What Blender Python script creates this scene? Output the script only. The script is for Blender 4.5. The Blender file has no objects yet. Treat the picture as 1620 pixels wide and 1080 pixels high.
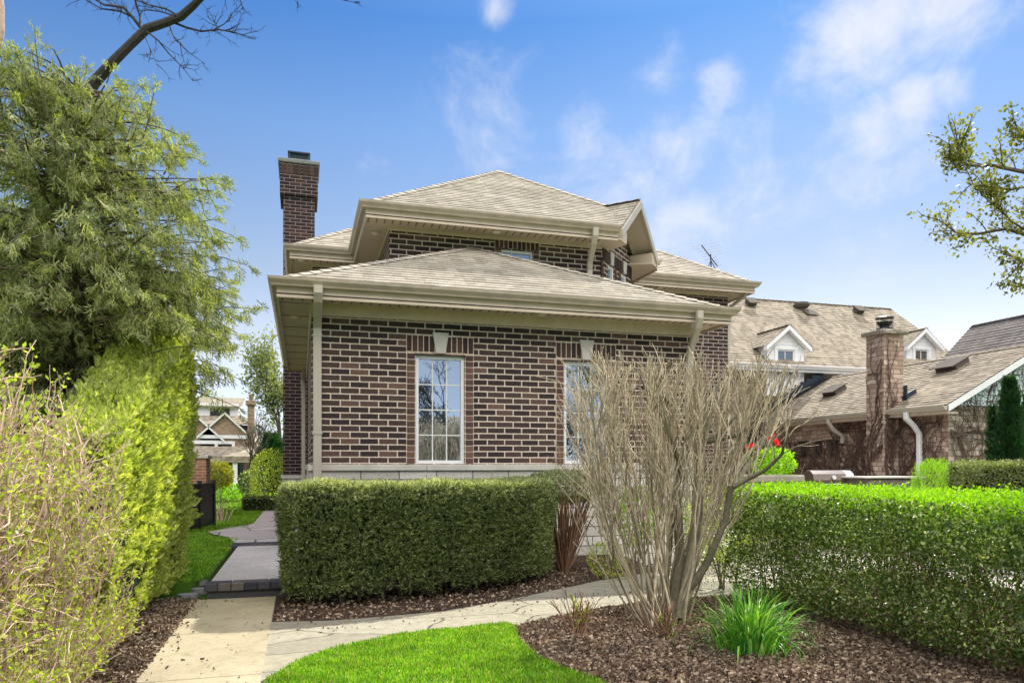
SKY_STRENGTH=.15; SUN_E=2.9; EXPO=1.25
SKY_TINT=(.94,.94,.94); CLOUD=(2.6,2.65,2.85)
SKY_GRADE=[(0,(.34,.39,.56)),(.14,(.60,.455,.40)),(.25,(.47,.40,.36)),(.415,(.30,.365,.42)),(.52,(.15,.28,.41)),(.75,(.45,.5,.6)),(1,(.7,.75,.8))]
import bpy, math, random
import numpy as np
from mathutils import Vector, Matrix
random.seed(7); rng = np.random.default_rng(11)
scene = bpy.context.scene
COL = scene.collection
R = math.radians
# ------------------------------------------------------------------ camera frame (used to turn measured directions into real places)
YAW = R(16.2); FPX = 1150.0; CAMZ = 1.6; HY = 735.0
cs, sn = math.cos(YAW), math.sin(YAW)
def ray(px):
    u = (px-810)/FPX
    return (sn+u*cs, cs-u*sn)
def G(px, py, z=0.0):
    t = (CAMZ-z)*FPX/(py-HY); d = ray(px)
    return (d[0]*t, d[1]*t)
def P(px, py, Y):
    d = ray(px); t = Y/d[1]
    return Vector((d[0]*t, Y, CAMZ+(HY-py)/FPX*t))
def PT(px, py, t):
    d = ray(px)
    return Vector((d[0]*t, d[1]*t, CAMZ+(HY-py)/FPX*t))
# ------------------------------------------------------------------ object helpers
def tag(o, label=None, cat=None, group=None, kind=None):
    if label: o['label'] = label
    if cat: o['category'] = cat
    if group: o['group'] = group
    if kind: o['kind'] = kind
    return o
def thing(name, label, cat, loc=(0,0,0), group=None):
    o = bpy.data.objects.new(name, None); COL.objects.link(o)
    o.location = loc; o.empty_display_size = .2
    return tag(o, label, cat, group)
def link(name, me, parent=None):
    o = bpy.data.objects.new(name, me); COL.objects.link(o)
    if parent is not None:
        o.parent = parent
        root = parent; off = Vector(root.location)
        if root.parent is not None: off = Vector((0,0,0))
        o.matrix_parent_inverse = Matrix.Translation(-off)
    return o
def copy_tree(o, parent=None):
    c = o.copy(); COL.objects.link(c)
    if parent is not None: c.parent = parent; c.matrix_parent_inverse = o.matrix_parent_inverse.copy()
    for ch in list(o.children): copy_tree(ch, c)
    return c
class MB:
    def __init__(s): s.v=[]; s.f=[]; s.m=[]; s.smooth=False
    def face(s, pts, m=0):
        b=len(s.v); s.v += [tuple(p) for p in pts]; s.f.append(tuple(range(b,b+len(pts)))); s.m.append(m)
    def raw(s, vs, fs, m=0):
        b=len(s.v); s.v += [tuple(p) for p in vs]
        for f in fs: s.f.append(tuple(i+b for i in f)); s.m.append(m)
    def box(s, x0,x1,y0,y1,z0,z1, m=0):
        s.raw([(x0,y0,z0),(x1,y0,z0),(x1,y1,z0),(x0,y1,z0),(x0,y0,z1),(x1,y0,z1),(x1,y1,z1),(x0,y1,z1)],
              [(0,3,2,1),(4,5,6,7),(0,1,5,4),(1,2,6,5),(2,3,7,6),(3,0,4,7)], m)
    def bbox(s, x0,x1,y0,y1,z0,z1, b=.006, m=0):
        # bevelled box: chamfer on all edges through an 24-vertex shape
        X=(x0,x1);Y=(y0,y1);Z=(z0,z1); vs=[]; idx={}
        for i in (0,1):
            for j in (0,1):
                for k in (0,1):
                    sx=b if i==0 else -b; sy=b if j==0 else -b; sz=b if k==0 else -b
                    idx[(i,j,k,0)]=len(vs); vs.append((X[i],Y[j]+sy,Z[k]+sz))
                    idx[(i,j,k,1)]=len(vs); vs.append((X[i]+sx,Y[j],Z[k]+sz))
                    idx[(i,j,k,2)]=len(vs); vs.append((X[i]+sx,Y[j]+sy,Z[k]))
        I=idx; fs=[]
        for i in (0,1):
            q=[I[(i,0,0,0)],I[(i,1,0,0)],I[(i,1,1,0)],I[(i,0,1,0)]]; fs.append(q if i else q[::-1])
            q=[I[(0,i,0,1)],I[(1,i,0,1)],I[(1,i,1,1)],I[(0,i,1,1)]]; fs.append(q[::-1] if i else q)
            q=[I[(0,0,i,2)],I[(1,0,i,2)],I[(1,1,i,2)],I[(0,1,i,2)]]; fs.append(q if i else q[::-1])
        for a in (0,1):
            for c in (0,1):
                fs.append([I[(a,c,0,0)],I[(a,c,1,0)],I[(a,c,1,1)],I[(a,c,0,1)]])
                fs.append([I[(a,0,c,0)],I[(a,1,c,0)],I[(a,1,c,2)],I[(a,0,c,2)]])
                fs.append([I[(0,a,c,1)],I[(1,a,c,1)],I[(1,a,c,2)],I[(0,a,c,2)]])
                for k in (0,1): fs.append([I[(a,c,k,0)],I[(a,c,k,1)],I[(a,c,k,2)]])
        s.raw(vs, fs, m)
    def obox(s, c, ax, ay, az, m=0):   # oriented box: centre and three half-axis vectors
        c=Vector(c); ax=Vector(ax); ay=Vector(ay); az=Vector(az); vs=[]
        for k in (-1,1):
            for (i,j) in ((-1,-1),(1,-1),(1,1),(-1,1)): vs.append(c+ax*i+ay*j+az*k)
        s.raw(vs, [(0,3,2,1),(4,5,6,7),(0,1,5,4),(1,2,6,5),(2,3,7,6),(3,0,4,7)], m)
    def prism(s, poly, z0, z1, m=0):
        n=len(poly)
        s.raw([(p[0],p[1],z0) for p in poly]+[(p[0],p[1],z1) for p in poly],
              [tuple(range(n-1,-1,-1)), tuple(range(n,2*n))]+[(i,(i+1)%n,(i+1)%n+n,i+n) for i in range(n)], m)
    def sheet(s, poly, z, m=0): s.face([(p[0],p[1],z) for p in poly], m)
    def tube(s, pts, rad, n=6, m=0, cap=True):
        pts=[Vector(p) for p in pts]
        if not hasattr(rad,'__len__'): rad=[rad]*len(pts)
        b=len(s.v); prev=None
        for i,p in enumerate(pts):
            d=(pts[min(i+1,len(pts)-1)]-pts[max(i-1,0)])
            if d.length<1e-9: d=Vector((0,0,1))
            d.normalize()
            if prev is None:
                a=d.cross(Vector((0,0,1)) if abs(d.z)<.9 else Vector((1,0,0))).normalized()
            else:
                a=prev-d*prev.dot(d)
                a = a.normalized() if a.length>1e-6 else d.orthogonal().normalized()
            prev=a; c=d.cross(a)
            for k in range(n):
                t=2*math.pi*k/n; q=p+(a*math.cos(t)+c*math.sin(t))*rad[i]; s.v.append((q.x,q.y,q.z))
        for i in range(len(pts)-1):
            for k in range(n):
                s.f.append((b+i*n+k,b+i*n+(k+1)%n,b+(i+1)*n+(k+1)%n,b+(i+1)*n+k)); s.m.append(m)
        if cap:
            s.f.append(tuple(b+k for k in range(n-1,-1,-1))); s.m.append(m)
            e=b+(len(pts)-1)*n; s.f.append(tuple(e+k for k in range(n))); s.m.append(m)
    def lathe(s, c, prof, n=24, m=0):  # prof: list of (r,z)
        b=len(s.v)
        for r,z in prof:
            for k in range(n):
                t=2*math.pi*k/n; s.v.append((c[0]+r*math.cos(t), c[1]+r*math.sin(t), c[2]+z))
        for i in range(len(prof)-1):
            for k in range(n): s.f.append((b+i*n+k,b+i*n+(k+1)%n,b+(i+1)*n+(k+1)%n,b+(i+1)*n+k)); s.m.append(m)
        s.f.append(tuple(b+k for k in range(n-1,-1,-1))); s.m.append(m)
        e=b+(len(prof)-1)*n; s.f.append(tuple(e+k for k in range(n))); s.m.append(m)
    def extrude(s, prof, A, B, out, m=0):
        """profile of (distance outward, height) pairs swept from A to B; out is the outward horizontal unit vector at each end"""
        A=Vector(A);B=Vector(B); oa,ob=(out if isinstance(out[0],(tuple,list,Vector)) else (out,out))
        oa=Vector((oa[0],oa[1],0));ob=Vector((ob[0],ob[1],0)); n=len(prof)
        va=[A+oa*p[0]+Vector((0,0,p[1])) for p in prof]; vb=[B+ob*p[0]+Vector((0,0,p[1])) for p in prof]
        s.raw(va+vb,[tuple(range(n)),tuple(range(2*n-1,n-1,-1))]+[(i,i+n,(i+1)%n+n,(i+1)%n) for i in range(n)],m)
    def build(s, name, mats, parent=None, smooth=False, uv=True):
        me=bpy.data.meshes.new(name); me.from_pydata(s.v,[],s.f)
        if not isinstance(mats,(list,tuple)): mats=[mats]
        for mt in mats: me.materials.append(mt)
        if len(mats)>1: me.polygons.foreach_set('material_index', s.m)
        if smooth: me.polygons.foreach_set('use_smooth',[True]*len(s.f))
        me.update()
        if uv:
            ul=me.uv_layers.new(name='UVMap'); n=len(me.loops); out=np.zeros((n,2))
            V=np.array(s.v); Z=Vector((0,0,1))
            for p in me.polygons:
                nn=p.normal
                t = Z.cross(nn) if abs(nn.z)<.995 else Vector((1,0,0))
                if t.length<1e-6: t=Vector((1,0,0))
                t.normalize(); w=nn.cross(t)
                vv=V[list(p.vertices)]
                out[p.loop_start:p.loop_start+p.loop_total,0]=vv@np.array(t)
                out[p.loop_start:p.loop_start+p.loop_total,1]=vv@np.array(w)
            ul.data.foreach_set('uv', out.ravel())
        return link(name, me, parent)
def np_mesh(name, V, quads, mat, parent=None, smooth=False):
    """V (n,3), quads (m,k) arrays"""
    me=bpy.data.meshes.new(name); V=np.ascontiguousarray(V,dtype=np.float32); quads=np.ascontiguousarray(quads,dtype=np.int32)
    m,k=quads.shape
    me.vertices.add(len(V)); me.vertices.foreach_set('co',V.ravel())
    me.loops.add(m*k); me.loops.foreach_set('vertex_index',quads.ravel())
    me.polygons.add(m); me.polygons.foreach_set('loop_start',np.arange(0,m*k,k,dtype=np.int32))
    try: me.polygons.foreach_set('loop_total',np.full(m,k,dtype=np.int32))
    except Exception: pass
    me.materials.append(mat)
    if smooth: me.polygons.foreach_set('use_smooth',np.ones(m,dtype=bool))
    me.update(calc_edges=True); me.validate()
    return link(name, me, parent)
def norm(a): return a/np.maximum(np.linalg.norm(a,axis=-1,keepdims=True),1e-9)
def scatter(TV, TF, pos, dirs, scale, roll=None, up=None):
    """copies of template (local +Z along dirs, local X by roll) -> V, F"""
    N=len(pos); d=norm(dirs)
    ref=np.tile([0,0,1.0],(N,1)); bad=np.abs(d[:,2])>.95; ref[bad]=[1,0,0]
    x=norm(np.cross(ref,d)); y=np.cross(d,x)
    if roll is None: roll=rng.uniform(0,2*np.pi,N)
    c=np.cos(roll)[:,None]; s_=np.sin(roll)[:,None]
    x2=x*c+y*s_; y2=-x*s_+y*c
    sc=np.broadcast_to(np.asarray(scale,dtype=float).reshape(-1,1,1) if np.ndim(scale) else float(scale),(N,1,1))
    T=TV[None,:,:]*sc
    V=pos[:,None,:]+T[:,:,0:1]*x2[:,None,:]+T[:,:,1:2]*y2[:,None,:]+T[:,:,2:3]*d[:,None,:]
    k=len(TV); F=TF[None,:,:]+(np.arange(N)*k)[:,None,None]
    return V.reshape(-1,3), F.reshape(-1,TF.shape[1])
def merge(parts):
    Vs=[];Fs=[];o=0
    for V,F in parts: Vs.append(V);Fs.append(F+o);o+=len(V)
    return np.concatenate(Vs),np.concatenate(Fs)
# leaf templates -------------------------------------------------
def leaf_tpl(L=1.0,W=.5,bend=.15):
    V=np.array([[0,0,0],[W/2,bend*.5,L*.45],[0,bend,L],[-W/2,bend*.5,L*.45]],float)
    return V,np.array([[0,1,2,3]])
def sprig_tpl(n=6,L=1.0,nl=.45,w=.1,ang=50,flat=True,stem=True):
    V=[];F=[]
    def q(a,b,wv):
        i=len(V); V.extend([a-wv*.35,b*0.45+a*.55+wv,b,b*0.45+a*.55-wv]); F.append([i,i+1,i+2,i+3])
    for i in range(n):
        z=L*(i+.3)/n; side=1 if i%2 else -1; th=(0 if side>0 else math.pi)+(0 if flat else i*1.1)
        a=np.array([0,0,z]); A=R(ang)*(1-.3*i/n)
        d=np.array([math.sin(A)*math.cos(th),math.sin(A)*math.sin(th),math.cos(A)])*nl*(1-.3*abs(i/n-.3))
        wv=np.array([-math.sin(th)*.4,math.cos(th)*.4,.8]); wv=np.cross(d/np.linalg.norm(d),np.array([0,1,0]) if flat else wv); wv=wv/np.linalg.norm(wv)*w/2
        q(a,a+d,wv)
    if stem: q(np.array([0,0,0.]),np.array([0,0,L*1.1]),np.array([w*.3,0,0]))
    return np.array(V,float),np.array(F)
def fan_tpl(levels=3,L=1.0,w=.07):
    """flat drooping spray of a cypress: forked narrow blades"""
    V=[];F=[]
    def q(a,b,ww):
        d=b-a; nrm=np.array([d[2],0,-d[0]]); nrm=nrm/max(np.linalg.norm(nrm),1e-6)*ww/2
        i=len(V); V.extend([a-nrm,a+nrm,b+nrm*.4,b-nrm*.4]); F.append([i,i+1,i+2,i+3])
    def rec(p,ang,l,lv):
        q_=p+np.array([math.sin(ang),0,math.cos(ang)])*l+np.array([0,.05*l*random.uniform(-1,1),0])
        q(p,q_,w*(.6+.4*lv/levels))
        if lv>0:
            for k,(f,da) in enumerate(((.45,.7),(.6,-.65),(.85,.45),(1,-.35))):
                rec(p+(q_-p)*f, ang+da*random.uniform(.8,1.2), l*.52, lv-1 if k%2==0 else lv-2) if lv-1>=0 and (lv-1 if k%2==0 else lv-2)>=0 else None
    rec(np.zeros(3),0,L*.62,levels)
    return np.array(V,float),np.array(F)
def surf_noise(p,f=2.0,seed=0):
    return (np.sin(p[:,0]*f*2.1+seed)+np.sin(p[:,1]*f*1.7+seed*2+1)+np.sin(p[:,2]*f*2.6+seed*3+2)+np.sin((p[:,0]+p[:,2])*f*4.1+seed)*.6+np.sin((p[:,1]-p[:,2])*f*5.3)*.5)/4
# ------------------------------------------------------------------ materials
def newmat(name):
    m=bpy.data.materials.new(name); m.use_nodes=True; nt=m.node_tree; nt.nodes.clear()
    out=nt.nodes.new('ShaderNodeOutputMaterial'); return m,nt,out
def N(nt,t,**kw):
    n=nt.nodes.new(t)
    for k,v in kw.items():
        if k.startswith('i_'):
            key=k[2:].replace('_',' '); n.inputs[key].default_value=v
        else: setattr(n,k,v)
    return n
def L(nt,a,b): nt.links.new(a,b)
def ramp(nt,fac,stops,interp='LINEAR'):
    r=N(nt,'ShaderNodeValToRGB'); e=r.color_ramp.elements; r.color_ramp.interpolation=interp
    while len(e)<len(stops): e.new(.5)
    for i,(p,c) in enumerate(stops): e[i].position=p; e[i].color=(*c,1) if len(c)==3 else c
    if fac is not None: L(nt,fac,r.inputs['Fac'])
    return r
def mixc(nt,fac,a,b,mode='MIX'):
    m=N(nt,'ShaderNodeMix',data_type='RGBA',blend_type=mode)
    for sock,val in ((m.inputs[0],fac),(m.inputs[6],a),(m.inputs[7],b)):
        if isinstance(val,bpy.types.NodeSocket): L(nt,val,sock)
        elif isinstance(val,(int,float)): sock.default_value=val
        else: sock.default_value=(*val,1) if len(val)==3 else val
    return m.outputs[2]
def principled(nt,out,col,rough=.8,spec=.3,bump=None,metal=0):
    p=N(nt,'ShaderNodeBsdfPrincipled')
    if isinstance(col,bpy.types.NodeSocket): L(nt,col,p.inputs['Base Color'])
    else: p.inputs['Base Color'].default_value=(*col,1)
    if isinstance(rough,bpy.types.NodeSocket): L(nt,rough,p.inputs['Roughness'])
    else: p.inputs['Roughness'].default_value=rough
    p.inputs['Specular IOR Level'].default_value=spec; p.inputs['Metallic'].default_value=metal
    if bump is not None: L(nt,bump,p.inputs['Normal'])
    L(nt,p.outputs[0],out.inputs[0]); return p
def noise(nt,vec,scale,detail=4,rough=.55,dist=0):
    n=N(nt,'ShaderNodeTexNoise'); n.inputs['Scale'].default_value=scale; n.inputs['Detail'].default_value=detail
    n.inputs['Roughness'].default_value=rough; n.inputs['Distortion'].default_value=dist
    if vec is not None: L(nt,vec,n.inputs['Vector'])
    return n
def coords(nt,kind='Object'): return N(nt,'ShaderNodeTexCoord').outputs[kind]
def bumpn(nt,h,strength=.5,dist=.01,normal=None):
    b=N(nt,'ShaderNodeBump'); b.inputs['Strength'].default_value=strength; b.inputs['Distance'].default_value=dist
    L(nt,h,b.inputs['Height'])
    if normal is not None: L(nt,normal,b.inputs['Normal'])
    return b.outputs[0]
def plain(name,c,rough=.6,spec=.35,var=.12,scale=3,bump=.15,metal=0,bscale=60):
    m,nt,out=newmat(name); o=coords(nt)
    n=noise(nt,o,scale,5); n2=noise(nt,o,bscale,3)
    dark=tuple(x*(1-var) for x in c); lite=tuple(min(1,x*(1+var)) for x in c)
    r=ramp(nt,n.outputs[0],[(.3,dark),(.7,lite)])
    principled(nt,out,r.outputs[0],rough,spec,bumpn(nt,n2.outputs[0],bump,.004),metal); return m
def brickmat(name,c1,c2,c3,mortar,bw=.305,bh=.1016,ms=.0085,distort=.004,stone=False):
    m,nt,out=newmat(name); uv=coords(nt,'UV')
    nz=noise(nt,uv,14 if not stone else 5,3); 
    sub=N(nt,'ShaderNodeVectorMath',operation='SUBTRACT'); L(nt,nz.outputs['Color'],sub.inputs[0]); sub.inputs[1].default_value=(.5,.5,.5)
    sc=N(nt,'ShaderNodeVectorMath',operation='SCALE'); L(nt,sub.outputs[0],sc.inputs[0]); sc.inputs['Scale'].default_value=distort*2
    add=N(nt,'ShaderNodeVectorMath',operation='ADD'); L(nt,uv,add.inputs[0]); L(nt,sc.outputs[0],add.inputs[1])
    b=N(nt,'ShaderNodeTexBrick',offset=.5,squash=1.0 if not stone else .65,squash_frequency=2 if not stone else 3)
    b.inputs['Scale'].default_value=1; b.inputs['Brick Width'].default_value=bw; b.inputs['Row Height'].default_value=bh
    b.inputs['Mortar Size'].default_value=ms; b.inputs['Mortar Smooth'].default_value=.25; b.inputs['Bias'].default_value=0
    b.inputs['Color1'].default_value=(0,0,0,1); b.inputs['Color2'].default_value=(1,1,1,1); b.inputs['Mortar'].default_value=(.5,.5,.5,1)
    L(nt,add.outputs[0],b.inputs['Vector'])
    r=ramp(nt,b.outputs['Color'],[(0,c1),(.38,c1),(.55,c2),(.8,c2),(1,c3)])
    fn=noise(nt,uv,30,5,.7); fr=ramp(nt,fn.outputs[0],[(.25,(.62,.62,.62)),(.75,(1.3,1.3,1.3))])
    bc=mixc(nt,1,r.outputs[0],fr.outputs[0],'MULTIPLY')
    bn=noise(nt,uv,.9,3); br=ramp(nt,bn.outputs[0],[(.3,(.85,.84,.84)),(.7,(1.12,1.1,1.08))])
    bc=mixc(nt,1,bc,br.outputs[0],'MULTIPLY')
    mn=noise(nt,uv,22,4); mr=ramp(nt,mn.outputs[0],[(.3,tuple(x*.72 for x in mortar)),(.65,mortar)])
    col=mixc(nt,b.outputs['Fac'],bc,mr.outputs[0])
    inv=N(nt,'ShaderNodeMath',operation='SUBTRACT'); inv.inputs[0].default_value=1; L(nt,b.outputs['Fac'],inv.inputs[1])
    h=N(nt,'ShaderNodeMath',operation='MULTIPLY_ADD'); L(nt,fn.outputs[0],h.inputs[0]); h.inputs[1].default_value=.5; L(nt,inv.outputs[0],h.inputs[2])
    principled(nt,out,col,.85,.25,bumpn(nt,h.outputs[0],.8,.012)); return m
def shinglemat(name,ca,cb,cc,w=.2,h=.13):
    m,nt,out=newmat(name); uv=coords(nt,'UV')
    b=N(nt,'ShaderNodeTexBrick',offset=.37,offset_frequency=2,squash=.7,squash_frequency=3)
    b.inputs['Scale'].default_value=1; b.inputs['Brick Width'].default_value=w; b.inputs['Row Height'].default_value=h
    b.inputs['Mortar Size'].default_value=.004; b.inputs['Mortar Smooth'].default_value=.3
    b.inputs['Color1'].default_value=(0,0,0,1); b.inputs['Color2'].default_value=(1,1,1,1); b.inputs['Mortar'].default_value=(.1,.1,.1,1)
    L(nt,uv,b.inputs['Vector'])
    r=ramp(nt,b.outputs['Color'],[(0,ca),(.5,cb),(1,cc)])
    n1=noise(nt,uv,70,3,.7); r1=ramp(nt,n1.outputs[0],[(.3,(.7,.7,.7)),(.7,(1.25,1.25,1.25))])
    c=mixc(nt,1,r.outputs[0],r1.outputs[0],'MULTIPLY')
    n2=noise(nt,uv,.7,4); r2=ramp(nt,n2.outputs[0],[(.3,(.86,.86,.87)),(.7,(1.1,1.1,1.08))])
    c=mixc(nt,1,c,r2.outputs[0],'MULTIPLY')
    principled(nt,out,c,.95,.15,bumpn(nt,n1.outputs[0],.6,.006)); return m
def leafmat(name,cols,trans=.4,rough=.5,clump=1.5,tcol=None,spec=.3):
    m,nt,out=newmat(name); g=N(nt,'ShaderNodeNewGeometry'); o=coords(nt)
    k=len(cols); r=ramp(nt,g.outputs['Random Per Island'],[(i/max(1,k-1),c) for i,c in enumerate(cols)])
    n=noise(nt,o,clump,3); rr=ramp(nt,n.outputs[0],[(.3,(.72,.74,.7)),(.7,(1.25,1.22,1.1))])
    c=mixc(nt,1,r.outputs[0],rr.outputs[0],'MULTIPLY')
    p=N(nt,'ShaderNodeBsdfPrincipled'); L(nt,c,p.inputs['Base Color']); p.inputs['Roughness'].default_value=rough; p.inputs['Specular IOR Level'].default_value=spec
    t=N(nt,'ShaderNodeBsdfTranslucent'); tc=mixc(nt,1,c,tcol or (1.5,1.6,.5),'MULTIPLY'); L(nt,tc,t.inputs['Color'])
    mx=N(nt,'ShaderNodeMixShader'); mx.inputs[0].default_value=trans
    L(nt,p.outputs[0],mx.inputs[1]); L(nt,t.outputs[0],mx.inputs[2]); L(nt,mx.outputs[0],out.inputs[0]); return m
def barkmat(name,c,c2):
    m,nt,out=newmat(name); o=coords(nt); g=N(nt,'ShaderNodeNewGeometry')
    n=noise(nt,o,25,5,.7); r=ramp(nt,n.outputs[0],[(.3,c2),(.7,c)])
    rr=ramp(nt,g.outputs['Random Per Island'],[(0,(.45,.44,.42)),(.6,(1,1,1)),(1,(1.6,1.58,1.55))])  # wide random tones put twig highlights and dark contrast into the colour
    col=mixc(nt,1,r.outputs[0],rr.outputs[0],'MULTIPLY')
    principled(nt,out,col,.85,.2,bumpn(nt,n.outputs[0],.6,.01)); return m
def glassmat(name,tint=(.02,.025,.03),refl=.62):
    m,nt,out=newmat(name); d=N(nt,'ShaderNodeBsdfPrincipled'); d.inputs['Base Color'].default_value=(*tint,1); d.inputs['Roughness'].default_value=.3
    o=coords(nt); n=noise(nt,o,1.6,2); bm=bumpn(nt,n.outputs[0],.05,.03)
    g=N(nt,'ShaderNodeBsdfGlossy'); g.inputs['Roughness'].default_value=.01; g.inputs['Color'].default_value=(.74,.86,1,1); L(nt,bm,g.inputs['Normal'])
    mx=N(nt,'ShaderNodeMixShader'); mx.inputs[0].default_value=refl; L(nt,d.outputs[0],mx.inputs[1]); L(nt,g.outputs[0],mx.inputs[2]); L(nt,mx.outputs[0],out.inputs[0]); return m
def groundmat(name,cols,scale=3,fine=40,bump=.5,bd=.02,rough=.95,spec=.15):
    m,nt,out=newmat(name); o=coords(nt)
    n=noise(nt,o,scale,5,.6); k=len(cols); r=ramp(nt,n.outputs[0],[(.3+.4*i/(k-1),c) for i,c in enumerate(cols)])
    n2=noise(nt,o,fine,4,.7); r2=ramp(nt,n2.outputs[0],[(.25,(.6,.6,.6)),(.75,(1.35,1.35,1.35))])
    c=mixc(nt,1,r.outputs[0],r2.outputs[0],'MULTIPLY')
    principled(nt,out,c,rough,spec,bumpn(nt,n2.outputs[0],bump,bd)); return m
def stainconc(name,cols,scale=1.2):
    m,nt,out=newmat(name); o=coords(nt); n=noise(nt,o,scale,6,.65); r=ramp(nt,n.outputs[0],[(.3,cols[0]),(.5,cols[1]),(.7,cols[2])])
    n2=noise(nt,o,60,4,.75); r2=ramp(nt,n2.outputs[0],[(.25,(.78,.78,.78)),(.75,(1.15,1.15,1.15))]); c=mixc(nt,1,r.outputs[0],r2.outputs[0],'MULTIPLY')
    n3=noise(nt,o,5,8,.75,1.5); r3=ramp(nt,n3.outputs[0],[(.36,(.80,.77,.70)),(.5,(1,1,1))]); c=mixc(nt,1,c,r3.outputs[0],'MULTIPLY')
    v=N(nt,'ShaderNodeTexVoronoi',feature='F1'); v.inputs['Scale'].default_value=9; L(nt,o,v.inputs['Vector']); r4=ramp(nt,v.outputs['Distance'],[(.05,(.35,.3,.24)),(.09,(1,1,1))]); c=mixc(nt,.7,c,r4.outputs[0],'MULTIPLY')
    principled(nt,out,c,.9,.2,bumpn(nt,n2.outputs[0],.3,.004)); return m
def flagmat(name,scale,cols,joint,jw=.03,stretch=(1,1,1)):
    m,nt,out=newmat(name); o=coords(nt)
    mp=N(nt,'ShaderNodeMapping'); mp.inputs['Scale'].default_value=stretch; L(nt,o,mp.inputs['Vector'])
    nz=noise(nt,mp.outputs[0],2.5,3); sub=N(nt,'ShaderNodeVectorMath',operation='MULTIPLY_ADD'); L(nt,nz.outputs['Color'],sub.inputs[0]); sub.inputs[1].default_value=(.22,.22,0); L(nt,mp.outputs[0],sub.inputs[2])
    v=N(nt,'ShaderNodeTexVoronoi',feature='DISTANCE_TO_EDGE',voronoi_dimensions='2D'); v.inputs['Scale'].default_value=scale; L(nt,sub.outputs[0],v.inputs['Vector'])
    v2=N(nt,'ShaderNodeTexVoronoi',feature='F1',voronoi_dimensions='2D'); v2.inputs['Scale'].default_value=scale; L(nt,sub.outputs[0],v2.inputs['Vector'])
    sep=N(nt,'ShaderNodeSeparateColor'); L(nt,v2.outputs['Color'],sep.inputs[0])
    k=len(cols); r=ramp(nt,sep.outputs[0],[(i/(k-1),c) for i,c in enumerate(cols)])
    n2=noise(nt,o,9,6,.65); r2=ramp(nt,n2.outputs[0],[(.25,(.72,.72,.74)),(.75,(1.2,1.2,1.17))]); c=mixc(nt,1,r.outputs[0],r2.outputs[0],'MULTIPLY')
    jm=ramp(nt,v.outputs['Distance'],[(jw*.35,(0,0,0)),(jw,(1,1,1))])
    col=mixc(nt,jm.outputs[0],joint,c)
    h=N(nt,'ShaderNodeMath',operation='MULTIPLY_ADD'); L(nt,n2.outputs[0],h.inputs[0]); h.inputs[1].default_value=.5; L(nt,jm.outputs[0],h.inputs[2])
    principled(nt,out,col,.85,.25,bumpn(nt,h.outputs[0],.7,.02)); return m
M={}
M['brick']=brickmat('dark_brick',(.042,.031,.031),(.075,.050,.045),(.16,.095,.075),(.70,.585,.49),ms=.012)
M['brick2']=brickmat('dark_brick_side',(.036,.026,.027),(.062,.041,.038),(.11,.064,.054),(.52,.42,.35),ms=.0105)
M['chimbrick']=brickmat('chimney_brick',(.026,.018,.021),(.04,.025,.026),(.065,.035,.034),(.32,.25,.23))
M['stone']=brickmat('rubble_stone',(.22,.17,.12),(.28,.21,.15),(.40,.33,.25),(.13,.11,.09),.34,.12,.012,.06,True)
M['stone_pale']=brickmat('pale_rubble_stone',(.30,.26,.20),(.45,.40,.32),(.55,.50,.42),(.2,.18,.15),.38,.14,.012,.05,True)
M['stone_red']=brickmat('red_rubble_stone',(.36,.26,.20),(.50,.38,.30),(.62,.51,.42),(.24,.19,.15),.34,.12,.012,.05,True)
M['limestone']=plain('limestone',(.50,.48,.43),.85,.2,.15,4,.4)
M['ashlar']=brickmat('stone_veneer',(.50,.49,.45),(.60,.59,.55),(.68,.67,.64),(.17,.15,.13),.62,.17,.010,.008,True)
M['redbrick']=brickmat('salmon_brick',(.32,.13,.08),(.42,.19,.12),(.5,.28,.19),(.5,.42,.35),.22,.08,.009,.003)
M['farbrick']=brickmat('tan_brick',(.32,.22,.15),(.42,.30,.21),(.48,.37,.27),(.35,.3,.25),.22,.08,.008,.003)
def unitmat(name,cols):
    m,nt,out=newmat(name); g=N(nt,'ShaderNodeNewGeometry'); o=coords(nt)
    r=ramp(nt,g.outputs['Random Per Island'],[(i/(len(cols)-1),c) for i,c in enumerate(cols)])
    n=noise(nt,o,35,5,.7); r2=ramp(nt,n.outputs[0],[(.25,(.65,.65,.65)),(.75,(1.3,1.3,1.3))])
    principled(nt,out,mixc(nt,1,r.outputs[0],r2.outputs[0],'MULTIPLY'),.85,.25,bumpn(nt,n.outputs[0],.5,.006)); return m
M['unit_dark']=unitmat('soldier_brick',[(.035,.024,.024),(.055,.034,.03),(.085,.05,.04)])
M['unit_red']=unitmat('jamb_brick',[(.06,.036,.033),(.115,.066,.055),(.16,.09,.07)])
M['paver']=unitmat('paver_unit',[(.035,.036,.05),(.05,.05,.065),(.075,.07,.08),(.13,.11,.105)])
M['shade_twig']=barkmat('shade_twig',(.16,.10,.075),(.07,.045,.035))  # dark colour stands for shade inside the twiggy shrub
M['mortar']=plain('mortar',(.60,.49,.40),.95,.1,.2,20,.5)
M['shingle']=shinglemat('tan_shingle',(.285,.25,.20),(.385,.345,.28),(.47,.425,.35),.24,.14)
M['shingleB']=shinglemat('neighbour_shingle',(.20,.17,.13),(.33,.285,.215),(.42,.36,.28))
M['shingleD']=shinglemat('grey_shingle',(.13,.115,.11),(.18,.16,.15),(.23,.205,.19))
M['trim']=plain('taupe_trim',(.58,.48,.375),.5,.4,.10,4,.05)
M['gutter']=plain('gutter_metal',(.39,.33,.255),.42,.4,.14,5,.03)
M['soffit']=plain('soffit_panel',(.55,.455,.355),.6,.3,.06,2,.05)
M['spout']=plain('downspout_metal',(.46,.42,.34),.4,.5,.06,2,.03)
M['slot']=plain('vent_slot',(.05,.04,.03),.9,.1,.1)
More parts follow.
